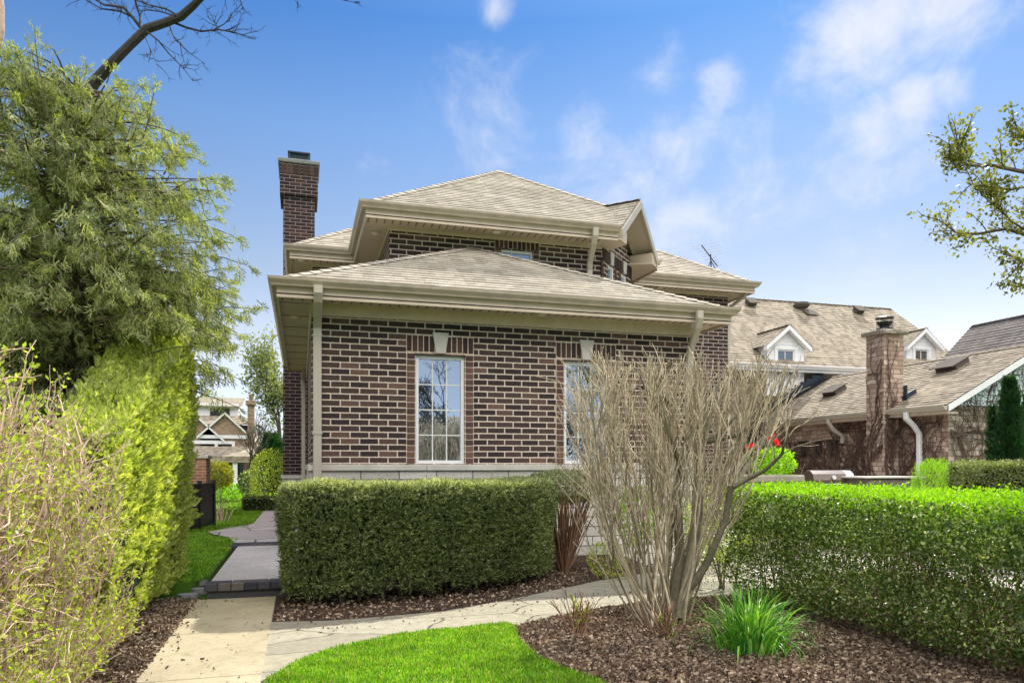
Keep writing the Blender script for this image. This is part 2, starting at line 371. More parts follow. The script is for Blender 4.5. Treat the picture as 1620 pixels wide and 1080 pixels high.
M['white']=plain('white_paint',(.78,.79,.80),.5,.4,.05,4,.05)
M['muntin']=plain('muntin_white',(.72,.72,.70),.5,.4,.04,4,.02)
M['lamp']=plain('lamp_lens',(.75,.70,.58),.3,.5,.03)
M['vent']=plain('vent_dark',(.11,.095,.08),.9,.1,.15)
M['flue']=plain('flue_metal',(.04,.055,.075),.45,.5,.3,8,.1,.6)
M['cap']=plain('cement_cap',(.2,.21,.21),.9,.2,.2,8,.5)
M['glass']=glassmat('window_glass')
M['glassfar']=glassmat('far_glass',(.03,.035,.04),.3)
M['siding']=plain('pale_siding',(.55,.66,.66),.6,.3,.1,6,.1)
M['black']=plain('black_metal',(.012,.012,.014),.4,.5,.1)
M['steel']=plain('steel',(.36,.38,.42),.3,.5,.08,4,.05,.7)
M['grillbrown']=plain('brown_enamel',(.11,.075,.06),.3,.5,.08)
M['wood']=plain('grey_wood',(.20,.175,.14),.85,.2,.25,10,.4)
M['concrete']=stainconc('path_concrete',[(.31,.265,.175),(.37,.32,.215),(.42,.365,.25)])
M['patio']=groundmat('patio_concrete',[(.42,.385,.37),(.49,.45,.43),(.56,.51,.485)],1.5,40,.25,.004,.9,.2)
M['drive']=groundmat('drive_concrete',[(.40,.36,.31),(.45,.41,.36),(.5,.46,.41)],1,30,.2,.004,.9,.2)
M['flag']=flagmat('flagstone',.95,[(.21,.195,.15),(.29,.265,.19),(.33,.30,.215),(.25,.24,.195)],(.09,.075,.05),.014,(.8,1.9,1))
M['flagrear']=flagmat('rear_flagstone',.9,[(.36,.32,.31),(.44,.39,.37),(.5,.45,.42)],(.09,.075,.06),.02,(1,.8,1))
M['ground']=groundmat('lawn_ground',[(.045,.10,.012),(.07,.15,.018),(.09,.19,.02)],1.3,60,.6,.03)
M['soil']=groundmat('dark_soil',[(.04,.025,.018),(.07,.045,.033),(.11,.07,.05)],5,50,.9,.03)
M['chip']=leafmat('mulch_chip',[(.05,.032,.022),(.13,.085,.06),(.25,.175,.13),(.48,.385,.30)],.0,.8,2)
M['drystone']=unitmat('edging_stone',[(.12,.13,.15),(.2,.2,.22),(.3,.3,.3)])
M['grass']=leafmat('grass_blade',[(.05,.16,.008),(.10,.27,.012),(.17,.36,.015),(.27,.45,.03),(.42,.42,.15)],.42,.5,3.5)
M['yew']=leafmat('yew_needle',[(.035,.065,.022),(.08,.12,.038),(.16,.205,.07),(.34,.37,.20)],.3,.45,2.2)
M['yewcore']=groundmat('yew_core',[(.012,.02,.008),(.02,.035,.012)],4,20,.8,.03)  # solid dark filler inside hedges and cone trees, no branches
M['privet']=leafmat('privet_leaf',[(.035,.075,.014),(.06,.115,.02),(.10,.17,.03),(.22,.30,.08),(.66,.68,.44)],.38,.3,1.8,None,.5)  # palest stop paints whitish leaf highlights
M['privtop']=leafmat('privet_new_leaf',[(.14,.30,.012),(.22,.42,.015),(.32,.52,.03)],.55,.4,2)
M['cypress']=leafmat('cypress_spray',[(.08,.12,.055),(.17,.21,.09),(.31,.33,.16),(.50,.49,.31)],.45,.8,.9,None,.08)
M['lime']=leafmat('arborvitae_spray',[(.16,.22,.05),(.30,.37,.075),(.48,.53,.13),(.68,.69,.32)],.45,.6,1.4)
M['young']=leafmat('young_leaf',[(.24,.32,.05),(.36,.44,.08),(.48,.50,.16)],.5,.4,2)
M['tan_twig']=barkmat('tan_twig',(.66,.50,.40),(.42,.29,.22))
M['grey_twig']=barkmat('grey_twig',(.56,.48,.35),(.32,.265,.18))
M['trunk_twig']=barkmat('smooth_trunk',(.27,.25,.17),(.15,.135,.09))
M['brown_twig']=barkmat('brown_twig',(.28,.16,.10),(.16,.09,.06))
M['bark']=barkmat('bark',(.17,.14,.10),(.08,.065,.05))
M['darkbark']=barkmat('dark_bark',(.07,.065,.06),(.035,.03,.03))
M['vine']=barkmat('vine_bark',(.13,.08,.06),(.07,.045,.035))
M['olive']=leafmat('spring_leaf',[(.09,.11,.035),(.16,.17,.045),(.26,.26,.07),(.34,.33,.12)],.4,.5,2)
M['box']=leafmat('boxwood_leaf',[(.10,.14,.05),(.2,.24,.10),(.34,.36,.22)],.35,.45,2)
M['brightleaf']=leafmat('bright_leaf',[(.18,.36,.02),(.28,.5,.03),(.38,.58,.05)],.5,.4,2)
M['darkfir']=leafmat('dark_arborvitae',[(.010,.045,.018),(.02,.075,.028),(.05,.12,.03)],.25,.5,2)
M['yewlit']=leafmat('yew_lit_tip',[(.22,.26,.10),(.40,.43,.22),(.60,.62,.40)],.35,.4,2.5)  # sunlight on the yew put into a paler colour
M['golden']=leafmat('golden_leaf',[(.14,.15,.02),(.30,.30,.04),(.45,.42,.07)],.35,.5,1.5)
M['fartree']=leafmat('far_leaf',[(.16,.19,.10),(.25,.28,.15),(.34,.36,.22)],.4,.6,.5)
M['blade']=leafmat('strap_leaf',[(.04,.18,.035),(.09,.30,.04),(.20,.44,.04),(.42,.58,.22)],.4,.35,3)
M['red']=leafmat('red_petal',[(.6,.01,.015),(.75,.02,.03)],.4,.4,3,(1.3,.6,.6))
M['planter']=plain('planter_stone',(.30,.28,.22),.9,.2,.2,8,.5)
# ------------------------------------------------------------------ world and lights
SUNV=Vector((.60,.72,1.0)).normalized(); EL=math.asin(SUNV.z); AZ=math.atan2(SUNV.x,SUNV.y)
w=bpy.data.worlds.new('World'); scene.world=w; w.use_nodes=True; nt=w.node_tree; nt.nodes.clear()
wo=nt.nodes.new('ShaderNodeOutputWorld'); bg=nt.nodes.new('ShaderNodeBackground'); bg.inputs[1].default_value=SKY_STRENGTH if 'SKY_STRENGTH' in globals() else .13
sky=N(nt,'ShaderNodeTexSky',sky_type='NISHITA',sun_disc=False,sun_elevation=EL,sun_rotation=AZ,altitude=0,air_density=1.0,dust_density=.3,ozone_density=2.5)
tc=coords(nt,'Generated')
sp=N(nt,'ShaderNodeSeparateXYZ'); L(nt,tc,sp.inputs[0])
def wmath(op,a,b=None,c=None,clamp=False):
    n=N(nt,'ShaderNodeMath',operation=op,use_clamp=clamp)
    for i,x in enumerate((a,b,c)):
        if x is None: continue
        if isinstance(x,bpy.types.NodeSocket): L(nt,x,n.inputs[i])
        else: n.inputs[i].default_value=x
    return n.outputs[0]
zc=wmath('MAXIMUM',sp.outputs[2],.05); px_=wmath('DIVIDE',sp.outputs[0],zc); py_=wmath('DIVIDE',sp.outputs[1],zc)
cb=N(nt,'ShaderNodeCombineXYZ'); L(nt,px_,cb.inputs[0]); L(nt,py_,cb.inputs[1])
mp=N(nt,'ShaderNodeMapping'); mp.inputs['Rotation'].default_value=(0,0,R(25)); mp.inputs['Scale'].default_value=(1,.55,1); L(nt,cb.outputs[0],mp.inputs[0])
def blob(px,py,rad,amp):
    d=ray(px); v=Vector((d[0],d[1],(HY-py)/FPX)).normalized()
    dn=N(nt,'ShaderNodeVectorMath',operation='DISTANCE'); L(nt,tc,dn.inputs[0]); dn.inputs[1].default_value=v
    s=N(nt,'ShaderNodeMapRange',interpolation_type='SMOOTHSTEP'); s.inputs['From Min'].default_value=rad; s.inputs['From Max'].default_value=0; s.inputs['To Min'].default_value=0; s.inputs['To Max'].default_value=amp
    L(nt,dn.outputs['Value'],s.inputs['Value']); return s.outputs[0]
cov=None
for b_ in ((1370,45,.13,.72),(1480,0,.12,.72),(1270,95,.07,.48),(1385,195,.075,.6),(1440,165,.07,.6),(1500,140,.05,.5),(1080,225,.12,.5),(930,210,.07,.48),(1130,135,.06,.55),(1050,120,.08,.42),(785,15,.04,.5),(1000,320,.2,.40),(1150,320,.2,.36),(760,190,.16,.34),(1350,330,.22,.30),(620,330,.12,.2)):
    o_=blob(*b_); cov=o_ if cov is None else wmath('MAXIMUM',cov,o_)
n1=noise(nt,tc,11,10,.66,.35); n2=noise(nt,mp.outputs[0],1.6,8,.6,.8)
nn=wmath('ADD',wmath('MULTIPLY',n1.outputs[0],.62),wmath('MULTIPLY',n2.outputs[0],.38))
a_=wmath('ADD',wmath('SUBTRACT',nn,.56),wmath('MULTIPLY',cov,.55))
mr=N(nt,'ShaderNodeMapRange',interpolation_type='SMOOTHSTEP'); mr.inputs['From Min'].default_value=0; mr.inputs['From Max'].default_value=.42; mr.inputs['To Max'].default_value=.9; L(nt,a_,mr.inputs['Value'])
tint=mixc(nt,1,sky.outputs[0],SKY_TINT,'MULTIPLY')
hz=N(nt,'ShaderNodeMapRange',interpolation_type='LINEAR'); hz.inputs['From Min'].default_value=.0; hz.inputs['From Max'].default_value=1.0; L(nt,sp.outputs[2],hz.inputs['Value'])
gr=ramp(nt,hz.outputs[0],SKY_GRADE)
tint2=mixc(nt,1,tint,gr.outputs[0],'MULTIPLY')
fin0=mixc(nt,mr.outputs[0],tint2,CLOUD)
# added bright cloud, unseen behind the camera, to fill the shaded house front
bk_=N(nt,'ShaderNodeMapRange',interpolation_type='SMOOTHSTEP'); bk_.inputs['From Min'].default_value=.15; bk_.inputs['From Max'].default_value=-.45; L(nt,sp.outputs[1],bk_.inputs['Value'])
el_=N(nt,'ShaderNodeMapRange',interpolation_type='SMOOTHSTEP'); el_.inputs['From Min'].default_value=.34; el_.inputs['From Max'].default_value=.55; L(nt,sp.outputs[2],el_.inputs['Value'])
n3=noise(nt,tc,2.2,7,.6,.4); m3=N(nt,'ShaderNodeMapRange',interpolation_type='SMOOTHSTEP'); m3.inputs['From Min'].default_value=.30; m3.inputs['From Max'].default_value=.55; L(nt,n3.outputs[0],m3.inputs['Value'])
cov2=wmath('MULTIPLY',wmath('MULTIPLY',bk_.outputs[0],el_.outputs[0]),m3.outputs[0])
fin=mixc(nt,cov2,fin0,(13.5,12.8,12.0))
L(nt,fin,bg.inputs[0]); L(nt,bg.outputs[0],wo.inputs[0])
sl=bpy.data.lights.new('sun','SUN'); sl.energy=SUN_E; sl.angle=R(.5); sl.color=(1,.95,.86)
so=bpy.data.objects.new('sun',sl); COL.objects.link(so); so.rotation_euler=(-SUNV).to_track_quat('-Z','Y').to_euler(); so.location=(10,10,20)
cam=bpy.data.cameras.new('camera'); co=bpy.data.objects.new('camera',cam); COL.objects.link(co); scene.camera=co
cam.sensor_width=36; cam.lens=36*FPX/1620; cam.shift_y=(HY-540)/1620; cam.clip_end=3000; cam.clip_start=.05
co.location=(0,0,CAMZ); co.rotation_euler=(R(90),0,-YAW)
scene.view_settings.view_transform='Standard'; scene.view_settings.look='None'; scene.view_settings.gamma=1; scene.view_settings.exposure=EXPO
scene.cycles.max_bounces=6; scene.cycles.diffuse_bounces=3; scene.cycles.glossy_bounces=3; scene.cycles.transparent_max_bounces=4
# ------------------------------------------------------------------ architecture helpers
def clipz(poly, z, keep_above):
    out=[]
    for i in range(len(poly)):
        a=poly[i]; b=poly[(i+1)%len(poly)]
        ia=(a.z>=z) if keep_above else (a.z<=z); ib=(b.z>=z) if keep_above else (b.z<=z)
        if ia: out.append(a)
        if ia!=ib and abs(a.z-b.z)>1e-9:
            t=(z-a.z)/(b.z-a.z); out.append(a+(b-a)*t)
    return out
def strips(mb, pts, expo=.14, lift=.014, m=0):
    pts=[Vector(p) for p in pts]
    n=(pts[1]-pts[0]).cross(pts[2]-pts[0]).normalized()
    if n.z<0: pts=pts[::-1]; n=-n
    z0=min(p.z for p in pts); z1=max(p.z for p in pts); dz=expo*math.sqrt(max(1e-6,1-n.z*n.z)); k=max(1,int(math.ceil((z1-z0)/dz)))
    for i in range(k):
        a=z0+i*dz; b=min(z1,a+dz)
        q=clipz(clipz(pts,a-1e-7,True),b+1e-7,False)
        if len(q)<3: continue
        l=lift*random.uniform(.8,1.2)
        off=lambda p:p+n*(l*(1-(p.z-a)/dz)+.001)
        mb.face([off(p) for p in q],m)
        low=[p for p in q if abs(p.z-a)<1e-5]
        if len(low)==2: mb.face([low[0],low[1],off(low[1]),off(low[0])],m)
def ridge_caps(mb, A, B, w=.13, step=.2, m=0, side=None):
    A=Vector(A);B=Vector(B); d=(B-A); Ln=d.length; d.normalize(); s=d.cross(Vector((0,0,1))).normalized(); up=s.cross(d).normalized(); k=int(Ln/step)
    for i in range(k):
        p=A+d*(i*Ln/k); q=A+d*((i+1)*Ln/k+.02); h0=.028; h1=.012
        drop=w*.42
        vs=[p-s*w+up*(h0-drop),p+up*h0,p+s*w+up*(h0-drop),q-s*w+up*(h1-drop),q+up*h1,q+s*w+up*(h1-drop)]
        mb.raw(vs,[(0,1,4,3),(1,2,5,4),(0,2,1)],m)
def wallq(mb, A, B, z0, z1, holes=(), depth=.1, m=0):
    """vertical wall A->B seen from its right-hand side; holes are (s0,s1,z0,z1)"""
    A=Vector((A[0],A[1],0));B=Vector((B[0],B[1],0)); T=(B-A); Ln=T.length; T.normalize(); Nv=Vector((T.y,-T.x,0))
    ss=sorted({0,Ln}|{h[0] for h in holes}|{h[1] for h in holes}); zz=sorted({z0,z1}|{h[2] for h in holes}|{h[3] for h in holes})
    pt=lambda s,z,d=0:A+T*s+Vector((0,0,z))-Nv*d
    for i in range(len(ss)-1):
        for j in range(len(zz)-1):
            cs_=(ss[i]+ss[i+1])/2; cz=(zz[j]+zz[j+1])/2
            if any(h[0]<cs_<h[1] and h[2]<cz<h[3] for h in holes): continue
            mb.face([pt(ss[i],zz[j]),pt(ss[i+1],zz[j]),pt(ss[i+1],zz[j+1]),pt(ss[i],zz[j+1])],m)
    for (a,b,c,d) in holes:
        mb.face([pt(a,c),pt(a,d),pt(a,d,depth),pt(a,c,depth)],m); mb.face([pt(b,c),pt(b,c,depth),pt(b,d,depth),pt(b,d)],m)
        mb.face([pt(a,d),pt(b,d),pt(b,d,depth),pt(a,d,depth)],m); mb.face([pt(a,c),pt(a,c,depth),pt(b,c,depth),pt(b,c)],m)
def window(parent, A, T, a, b, c, d, cols=3, rows=4, rec=.07, fw=.05, glass=None, fm=None, label=None, mw=.018):
    A=Vector((A[0],A[1],0)); T=Vector((T[0],T[1],0)).normalized(); Nv=Vector((T.y,-T.x,0)); pt=lambda s,z,dd:A+T*s+Vector((0,0,z))-Nv*dd
    f=MB(); cz=(c+d)/2; cx=(a+b)/2
    def bar(s0,s1,z0,z1,d0,d1,mb_): mb_.obox(pt((s0+s1)/2,(z0+z1)/2,(d0+d1)/2),T*((s1-s0)/2),Nv*((d1-d0)/2),Vector((0,0,(z1-z0)/2)))
    bar(a,a+fw,c,d,rec-.03,rec+.05,f); bar(b-fw,b,c,d,rec-.03,rec+.05,f); bar(a+fw,b-fw,d-fw,d,rec-.03,rec+.05,f); bar(a+fw,b-fw,c,c+fw,rec-.03,rec+.05,f)
    w=f.build('window',fm or M['white'],parent)
    if label: w['label']=label
    g=MB(); bar(a+fw*.9,b-fw*.9,c+fw*.9,d-fw*.9,rec+.015,rec+.03,g); g.build('pane',glass or M['glass'],w)
    if cols*rows>1:
        q=MB(); gw=(b-a-2*fw); gh=(d-c-2*fw)
        for i in range(1,cols): x=a+fw+gw*i/cols; bar(x-mw/2,x+mw/2,c+fw,d-fw,rec+.004,rec+.016,q)
        for j in range(1,rows): z=c+fw+gh*j/rows; bar(a+fw,b-fw,z-mw/2,z+mw/2,rec+.003,rec+.017,q)
        q.build('muntin',M['muntin'],w)
    return w
GUT=[(-.02,.0),(.075,.0),(.085,.03),(.10,.05),(.125,.085),(.13,.125),(.118,.125),(.11,.095),(-.02,.095)]
def gutter(parent, A, B, out, name='gutter', mat=None):
    g=MB(); g.extrude([(p[0],p[1]-.12) for p in GUT],A,B,out); return g.build(name,mat or M['gutter'],parent)
def downspout(parent, path, wx=.055, wy=.04, T=(1,0,0), mat=None, bands=()):
    g=MB(); T=Vector(T); pts=[Vector(p) for p in path]
    vs=[]; n=len(pts)
    for i,p in enumerate(pts):
        d=(pts[min(i+1,n-1)]-pts[max(i-1,0)]).normalized(); nn=T.cross(d).normalized()
        if 0<i<n-1:
            d1=(pts[i]-pts[i-1]).normalized(); k=1/max(.5,abs(d.dot(d1)))
        else: k=1
        for (u_,v_) in ((-1,-.75),(-.75,-1),(.75,-1),(1,-.75),(1,.75),(.75,1),(-.75,1),(-1,.75)): vs.append(p+T*u_*wx+nn*v_*wy*k)
    fs=[tuple(range(7,-1,-1)),tuple(range((n-1)*8,n*8))]
    for i in range(n-1):
        for k in range(8): fs.append((i*8+k,i*8+(k+1)%8,(i+1)*8+(k+1)%8,(i+1)*8+k))
    g.raw(vs,fs)
    for z in bands: g.box(pts[-1].x-wx-.012,pts[-1].x+wx+.012,pts[-1].y-wy-.008,pts[-1].y+wy+.02,z-.014,z+.014)
    return g.build('downspout',mat or M['spout'],parent)
def soffit_vents(mb, A, B, out, depth0, depth1, z, step=.1, m=0):
    A=Vector(A);B=Vector(B); d=(B-A); Ln=d.length; d.normalize(); o=Vector((out[0],out[1],0))
    k=int(Ln/step)
    for i in range(k):
        p=A+d*(i+.5)*step
        c=p+o*((depth0+depth1)/2); c.z=z
        mb.obox(c,d*.007,o*((depth1-depth0)/2),(0,0,.003),m)
def lamp(parent,x,y,z,r=.085):
    g=MB(); g.lathe((x,y,z),[(r*1.25,0),(r*1.25,-.008),(r*1.0,-.014)],20); l=g.build('soffit_light',M['spout'],parent)
    g=MB(); g.lathe((x,y,z-.012),[(r*.95,0),(r*.9,-.012),(r*.4,-.03)],20); g.build('lens',M['lamp'],l)
# ------------------------------------------------------------------ the brick house
H=thing('brick_house','dark brown brick house with pale mortar, hipped tan shingle roofs and taupe gutters','house',(3.5,17,0))
ZE=4.40; ZU=6.44
GX0,GX1,GY=.16,6.92,12.0; EX0,EX1,EY=-.35,7.43,11.45
ZS=1.56   # top of the stone base
# garage wing walls
wb=MB()
win=((2.24-.415,2.24+.415),(4.86-.42,4.86+.41))
holes=[(a-GX0,b-GX0,1.62,3.42) for a,b in win]
wallq(wb,(GX0,GY),(GX1,GY),ZS,4.2,holes,.11)
wallq(wb,(GX0,17.3),(GX0,GY),ZS,4.2); wallq(wb,(GX1,GY),(GX1,17.3),ZS,4.2,[(1.6,3.0,ZS,3.6)],.1)
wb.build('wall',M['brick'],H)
# stone base under the garage wing, ledge above it
sb=MB(); sb.box(GX0-.03,GX1+.03,GY-.035,17.3,0,ZS-.055); sb.build('stone_base',M['ashlar'],H)
led=MB()
xs=[GX0-.06,2.0,4.3,5.6,GX1+.06]
for i in range(len(xs)-1): led.bbox(xs[i]+.003,xs[i+1]-.003,GY-.075,GY+.03,ZS-.055,ZS+.045,.008)
led.box(GX0-.06,GX0+.01,GY+.03,17.3,ZS-.055,ZS+.045); led.box(GX1-.01,GX1+.06,GY+.03,17.3,ZS-.055,ZS+.045)
led.build('ledge',M['limestone'],H)
def soldiers(parent,x0,x1,z0,z1,y,kx=None,kz=None,depth=.012):
    g=MB(); x=x0; done=False
    while x+.08<=x1+.001:
        if kx is not None and x>kx and not done: g.build('lintel',M['unit_dark'],parent); g=MB(); done=True
        if kx is None or not (kx-.11<x+.045<kx+.11):
            g.bbox(x,x+.079,y-depth,y+.05,z0+random.uniform(0,.006),z1-random.uniform(0,.01),.005)
        x+=.0945
    return g.build('lintel',M['unit_dark'],parent)
for (a,b) in win:
    wdw=window(H,(GX0,GY),(1,0),a-GX0,b-GX0,1.62,3.42,3,4,.07,.055)
    cx=(a+b)/2
    bk=MB(); bk.box(a-.155,a-.004,GY-.004,GY+.02,1.62,3.46); bk.box(b+.004,b+.155,GY-.004,GY+.02,1.62,3.46); bk.box(a-.155,b+.155,GY-.005,GY+.02,3.46,3.76)
    bk.build('mortar_backing',M['mortar'],H)
    for x0 in (a-.145,b+.014):
        j=MB(); z=1.62
        while z<3.44: j.bbox(x0+random.uniform(0,.004),x0+.131,GY-.014,GY+.03,z+.006,z+.092,.005); z+=.1016
        j.build('window_surround',M['unit_red'],H)
    soldiers(H,a-.145,b+.15,3.475,3.745,GY,cx)
    k=MB(); k.raw([(cx-.08,GY-.045,3.455),(cx+.08,GY-.045,3.455),(cx+.135,GY-.045,3.80),(cx-.135,GY-.045,3.80),(cx-.08,GY+.03,3.455),(cx+.08,GY+.03,3.455),(cx+.135,GY+.03,3.80),(cx-.135,GY+.03,3.80)],
                  [(0,1,2,3),(4,7,6,5),(0,4,5,1),(1,5,6,2),(2,6,7,3),(3,7,4,0)]); k.build('keystone',M['limestone'],H)
    k=MB(); k.box(a-.02,b+.02,GY-.018,GY+.07,3.42,3.445); k.build('steel_lintel',M['brown_steel'] if 'brown_steel' in M else M['vine'],H)
# garage roof
AP=(3.29,14.15,5.93)
rf=MB()
strips(rf,[(EX0,EY,ZE),(EX1,EY,ZE),AP],.14)
strips(rf,[(EX0,20.4,ZE),(EX0,EY,ZE),AP,(AP[0],20.4,AP[2])],.14)
strips(rf,[(EX1,EY,ZE),(EX1,17.3,ZE),(AP[0],17.3,AP[2]),AP],.14)
rf.face([(EX0,20.4,ZE-.02),(EX0,20.4,ZE),(.3,20.4,ZE+.27),(.3,20.4,ZE-.02)])
ridge_caps(rf,(EX0,EY,ZE),AP); ridge_caps(rf,(EX1,EY,ZE),AP)
rf.build('garage_roof',M['shingle'],H)
def eave(parent, A, B, wallA, wallB, out, z, mitreA, mitreB, sof=.2, fr=.17, vents=True, gut=True):
    """gutter, fascia, soffit and frieze along one eave; A,B eave corners, wallA,wallB the wall corners"""
    o=Vector((out[0],out[1],0)); A=Vector((A[0],A[1],z)); B=Vector((B[0],B[1],z)); d=(B-A).normalized()
    oa=o+(-d if mitreA else Vector((0,0,0))); ob=o+(d if mitreB else Vector((0,0,0)))
    if gut: gutter(parent,A,B,(oa,ob))
    f=MB(); f.extrude([(0,-.02),(0,-.28),(-.03,-.28),(-.03,-.02)],A,B,(oa,ob)); f.build('fascia',M['trim'],parent)
    WA=Vector((wallA[0],wallA[1],z)); WB=Vector((wallB[0],wallB[1],z))
    s=MB(); zz=Vector((0,0,-.235)); up=Vector((0,0,.02)); s.raw([A+zz,B+zz,WB+zz,WA+zz,A+zz+up,B+zz+up,WB+zz+up,WA+zz+up],[(0,3,2,1),(4,5,6,7),(0,1,5,4),(2,3,7,6)])
    so_=s.build('soffit',M['soffit'],parent)
    if vents:
        v=MB(); soffit_vents(v,A,B,out,-.12,-.40,z-.237,.15); v.build('vent_slots',M['slot'],so_)
    k=MB(); k.extrude([(0,-.235),(0.022,-.235),(.022,-.235-fr),(0.012,-.235-fr-.012),(0,-.235-fr-.012)],WA,WB,(oa,ob)); k.build('frieze',M['trim'],parent)
eave(H,(EX0,EY),(EX1,EY),(GX0,GY),(GX1,GY),(0,-1),ZE,1,1)
eave(H,(EX0,20.4),(EX0,EY),(GX0,20.4),(GX0,GY),(-1,0),ZE,0,1,vents=False)
eave(H,(EX1,EY),(EX1,17.3),(GX1,GY),(GX1,17.3),(1,0),ZE,1,0,vents=False)
for x_ in (-.02,3.4,7.12):
    g=MB(); g.extrude([(q_[0]*1.03+.001,q_[1]*1.03-.121) for q_ in GUT],(x_,EY,ZE),(x_+.02,EY,ZE),(0,-1)); g.build('gutter_joint',M['gutter'],H)
# soffit panel seams on the left eave
for i in range(8):
    g=MB(); g.box(EX0+.03,GX0-.02,12.0+i*1.05,12.012+i*1.05,ZE-.242,ZE-.236); g.build('soffit_seam',M['slot'],H)
g=MB(); g.box(EX0,GX0,20.4,20.43,ZE-.27,ZE-.02); g.build('eave_end',M['trim'],H)
downspout(H,[(.25,11.33,ZE-.10),(.25,11.33,ZE-.20),(.25,11.40,ZE-.30),(.25,11.80,ZE-.50),(.25,11.935,ZE-.62),(.25,11.935,ZE-.9),(.25,11.935,.2)],.066,.045,bands=(2.1,ZE-.75))
downspout(H,[(6.72,11.33,ZE-.10),(6.72,11.33,ZE-.22),(6.74,11.42,ZE-.36),(6.85,11.85,ZE-.66),(6.87,11.935,ZE-.80),(6.87,11.935,ZE-1.0),(6.87,11.935,.2)],.06,.045,bands=(2.1,))
downspout(H,[(.07,20.2,ZE-.25),(.07,20.2,ZE-.4),(.05,20.0,ZE-.6),(.07,19.95,ZE-.8),(.07,19.95,.2)],.05,.045)
lamp(H,3.93,11.72,ZE-.236); lamp(H,-.1,13.1,ZE-.236)
# upper block
UX0,UX1,UY=1.65,6.10,14.2; VX0,VY=1.15,13.6
D1=(6.10,14.2); D2=(7.42,15.52)
ub=MB(); uwin=(3.9,4.57)
wallq(ub,(UX0,UY),(UX1,UY),4.6,6.25,[(uwin[0]-UX0,uwin[1]-UX0,5.0,5.96)],.1)
wallq(ub,(UX0,18),(UX0,UY),4.6,6.25)
dw=[(.34,.74,4.9,5.92),(1.14,1.54,4.9,5.92)]
wallq(ub,D1,D2,4.6,6.25,dw,.1); wallq(ub,D2,(7.42,20),4.6,6.25)
DT=Vector((1,1,0)).normalized(); DN=Vector((1,-1,0)).normalized(); dm=Vector(((D1[0]+D2[0])/2,(D1[1]+D2[1])/2,0)); DL=1.8668
ub.face([dm-DT*DL/2+Vector((0,0,6.25)),dm+DT*DL/2+Vector((0,0,6.25)),dm+Vector((0,0,6.25+.78))])
ub.build('upper_wall',M['brick'],H)
window(H,(UX0,UY),(1,0),uwin[0]-UX0,uwin[1]-UX0,5.0,5.96,3,3,.06,.045)
for (a,b,c,d) in dw: window(H,D1,(1,1),a,b,c,d,1,2,.06,.05)
bk=MB(); bk.box(uwin[0]-.14,uwin[0]-.004,UY-.004,UY+.02,5.0,6.0); bk.box(uwin[1]+.004,uwin[1]+.14,UY-.004,UY+.02,5.0,6.0); bk.box(uwin[0]-.14,uwin[1]+.14,UY-.005,UY+.02,5.99,6.2); bk.build('mortar_backing',M['mortar'],H)
for x0 in (uwin[0]-.13,uwin[1]+.01):
    j=MB(); z=5.0
    while z<5.97: j.bbox(x0,x0+.12,UY-.014,UY+.03,z+.006,z+.092,.005); z+=.1016
    j.build('window_surround',M['unit_red'],H)
soldiers(H,uwin[0]-.13,uwin[1]+.14,5.985,6.215,UY)
# stone quoins and soldier course of the angled bay
for s_ in (-.93,-.13,.13,.93):
    q=MB(); z=4.7
    while z<5.9:
        c=dm+DT*(s_*.985)+Vector((0,0,z+.05)); q.obox(c,DT*.055,DN*.014,(0,0,.045)); z+=.1016
    q.build('bay_jamb',M['unit_red'],H)
q=MB()
for i in range(19):
    c=dm+DT*(-.86+i*.0955)+Vector((0,0,6.06)); q.obox(c,DT*.04,DN*.014,(0,0,.125))
q.build('lintel',M['unit_dark'],H)
for s_ in (-.40,.40):
    q=MB(); c=dm+DT*s_
    a=[c+DT*x+DN*.04+Vector((0,0,z)) for x,z in ((-.07,5.93),(.07,5.93),(.11,6.2),(-.11,6.2))]; b=[p-DN*.07 for p in a]
    q.raw(a+b,[(0,1,2,3),(4,7,6,5),(0,4,5,1),(1,5,6,2),(2,6,7,3),(3,7,4,0)])
    q.build('keystone',M['limestone'],H)
# upper roof
AU=(4.6,17.05,8.73)
ur=MB()
CR=(6.63,15.02,7.38); FE=(6.22,13.6,ZU); RE=(8.05,15.43,ZU)
strips(ur,[(VX0,VY,ZU),FE,CR,AU],.14)
strips(ur,[RE,(8.05,21,ZU),(4.6,21,8.73),AU,CR],.14)
strips(ur,[(VX0,18.6,ZU),(VX0,VY,ZU),AU,(4.6,18.6,8.73)],.14)
ridge_caps(ur,(VX0,VY,ZU),AU); ridge_caps(ur,CR,AU); ridge_caps(ur,AU,(4.6,21,8.73))
PK=dm+DN*.52+Vector((0,0,7.40)); PKb=PK-DN*1.4; GH=1.16
fl=dm+DN*.52-DT*GH+Vector((0,0,ZU+.02)); frt=dm+DN*.52+DT*GH+Vector((0,0,ZU+.02))
strips(ur,[fl,PK,PKb,fl-DN*1.4],.14); strips(ur,[frt,frt-DN*1.4,PKb,PK],.14)
ridge_caps(ur,PK,PKb)
ur.build('upper_roof',M['shingle'],H)
eave(H,(VX0,VY),(6.20,VY),(UX0,UY),(UX1,UY),(0,-1),ZU,1,0,fr=.05)
eave(H,(VX0,16.77),(VX0,VY),(UX0,16.9),(UX0,UY),(-1,0),ZU,0,1,fr=.05,vents=False)
eave(H,(8.05,15.43),(8.05,16.77),(7.42,15.52),(7.42,17.0),(1,0),ZU,0,0,fr=.05,vents=False)
lamp(H,3.72,13.88,ZU-.236); lamp(H,1.42,14.6,ZU-.236)
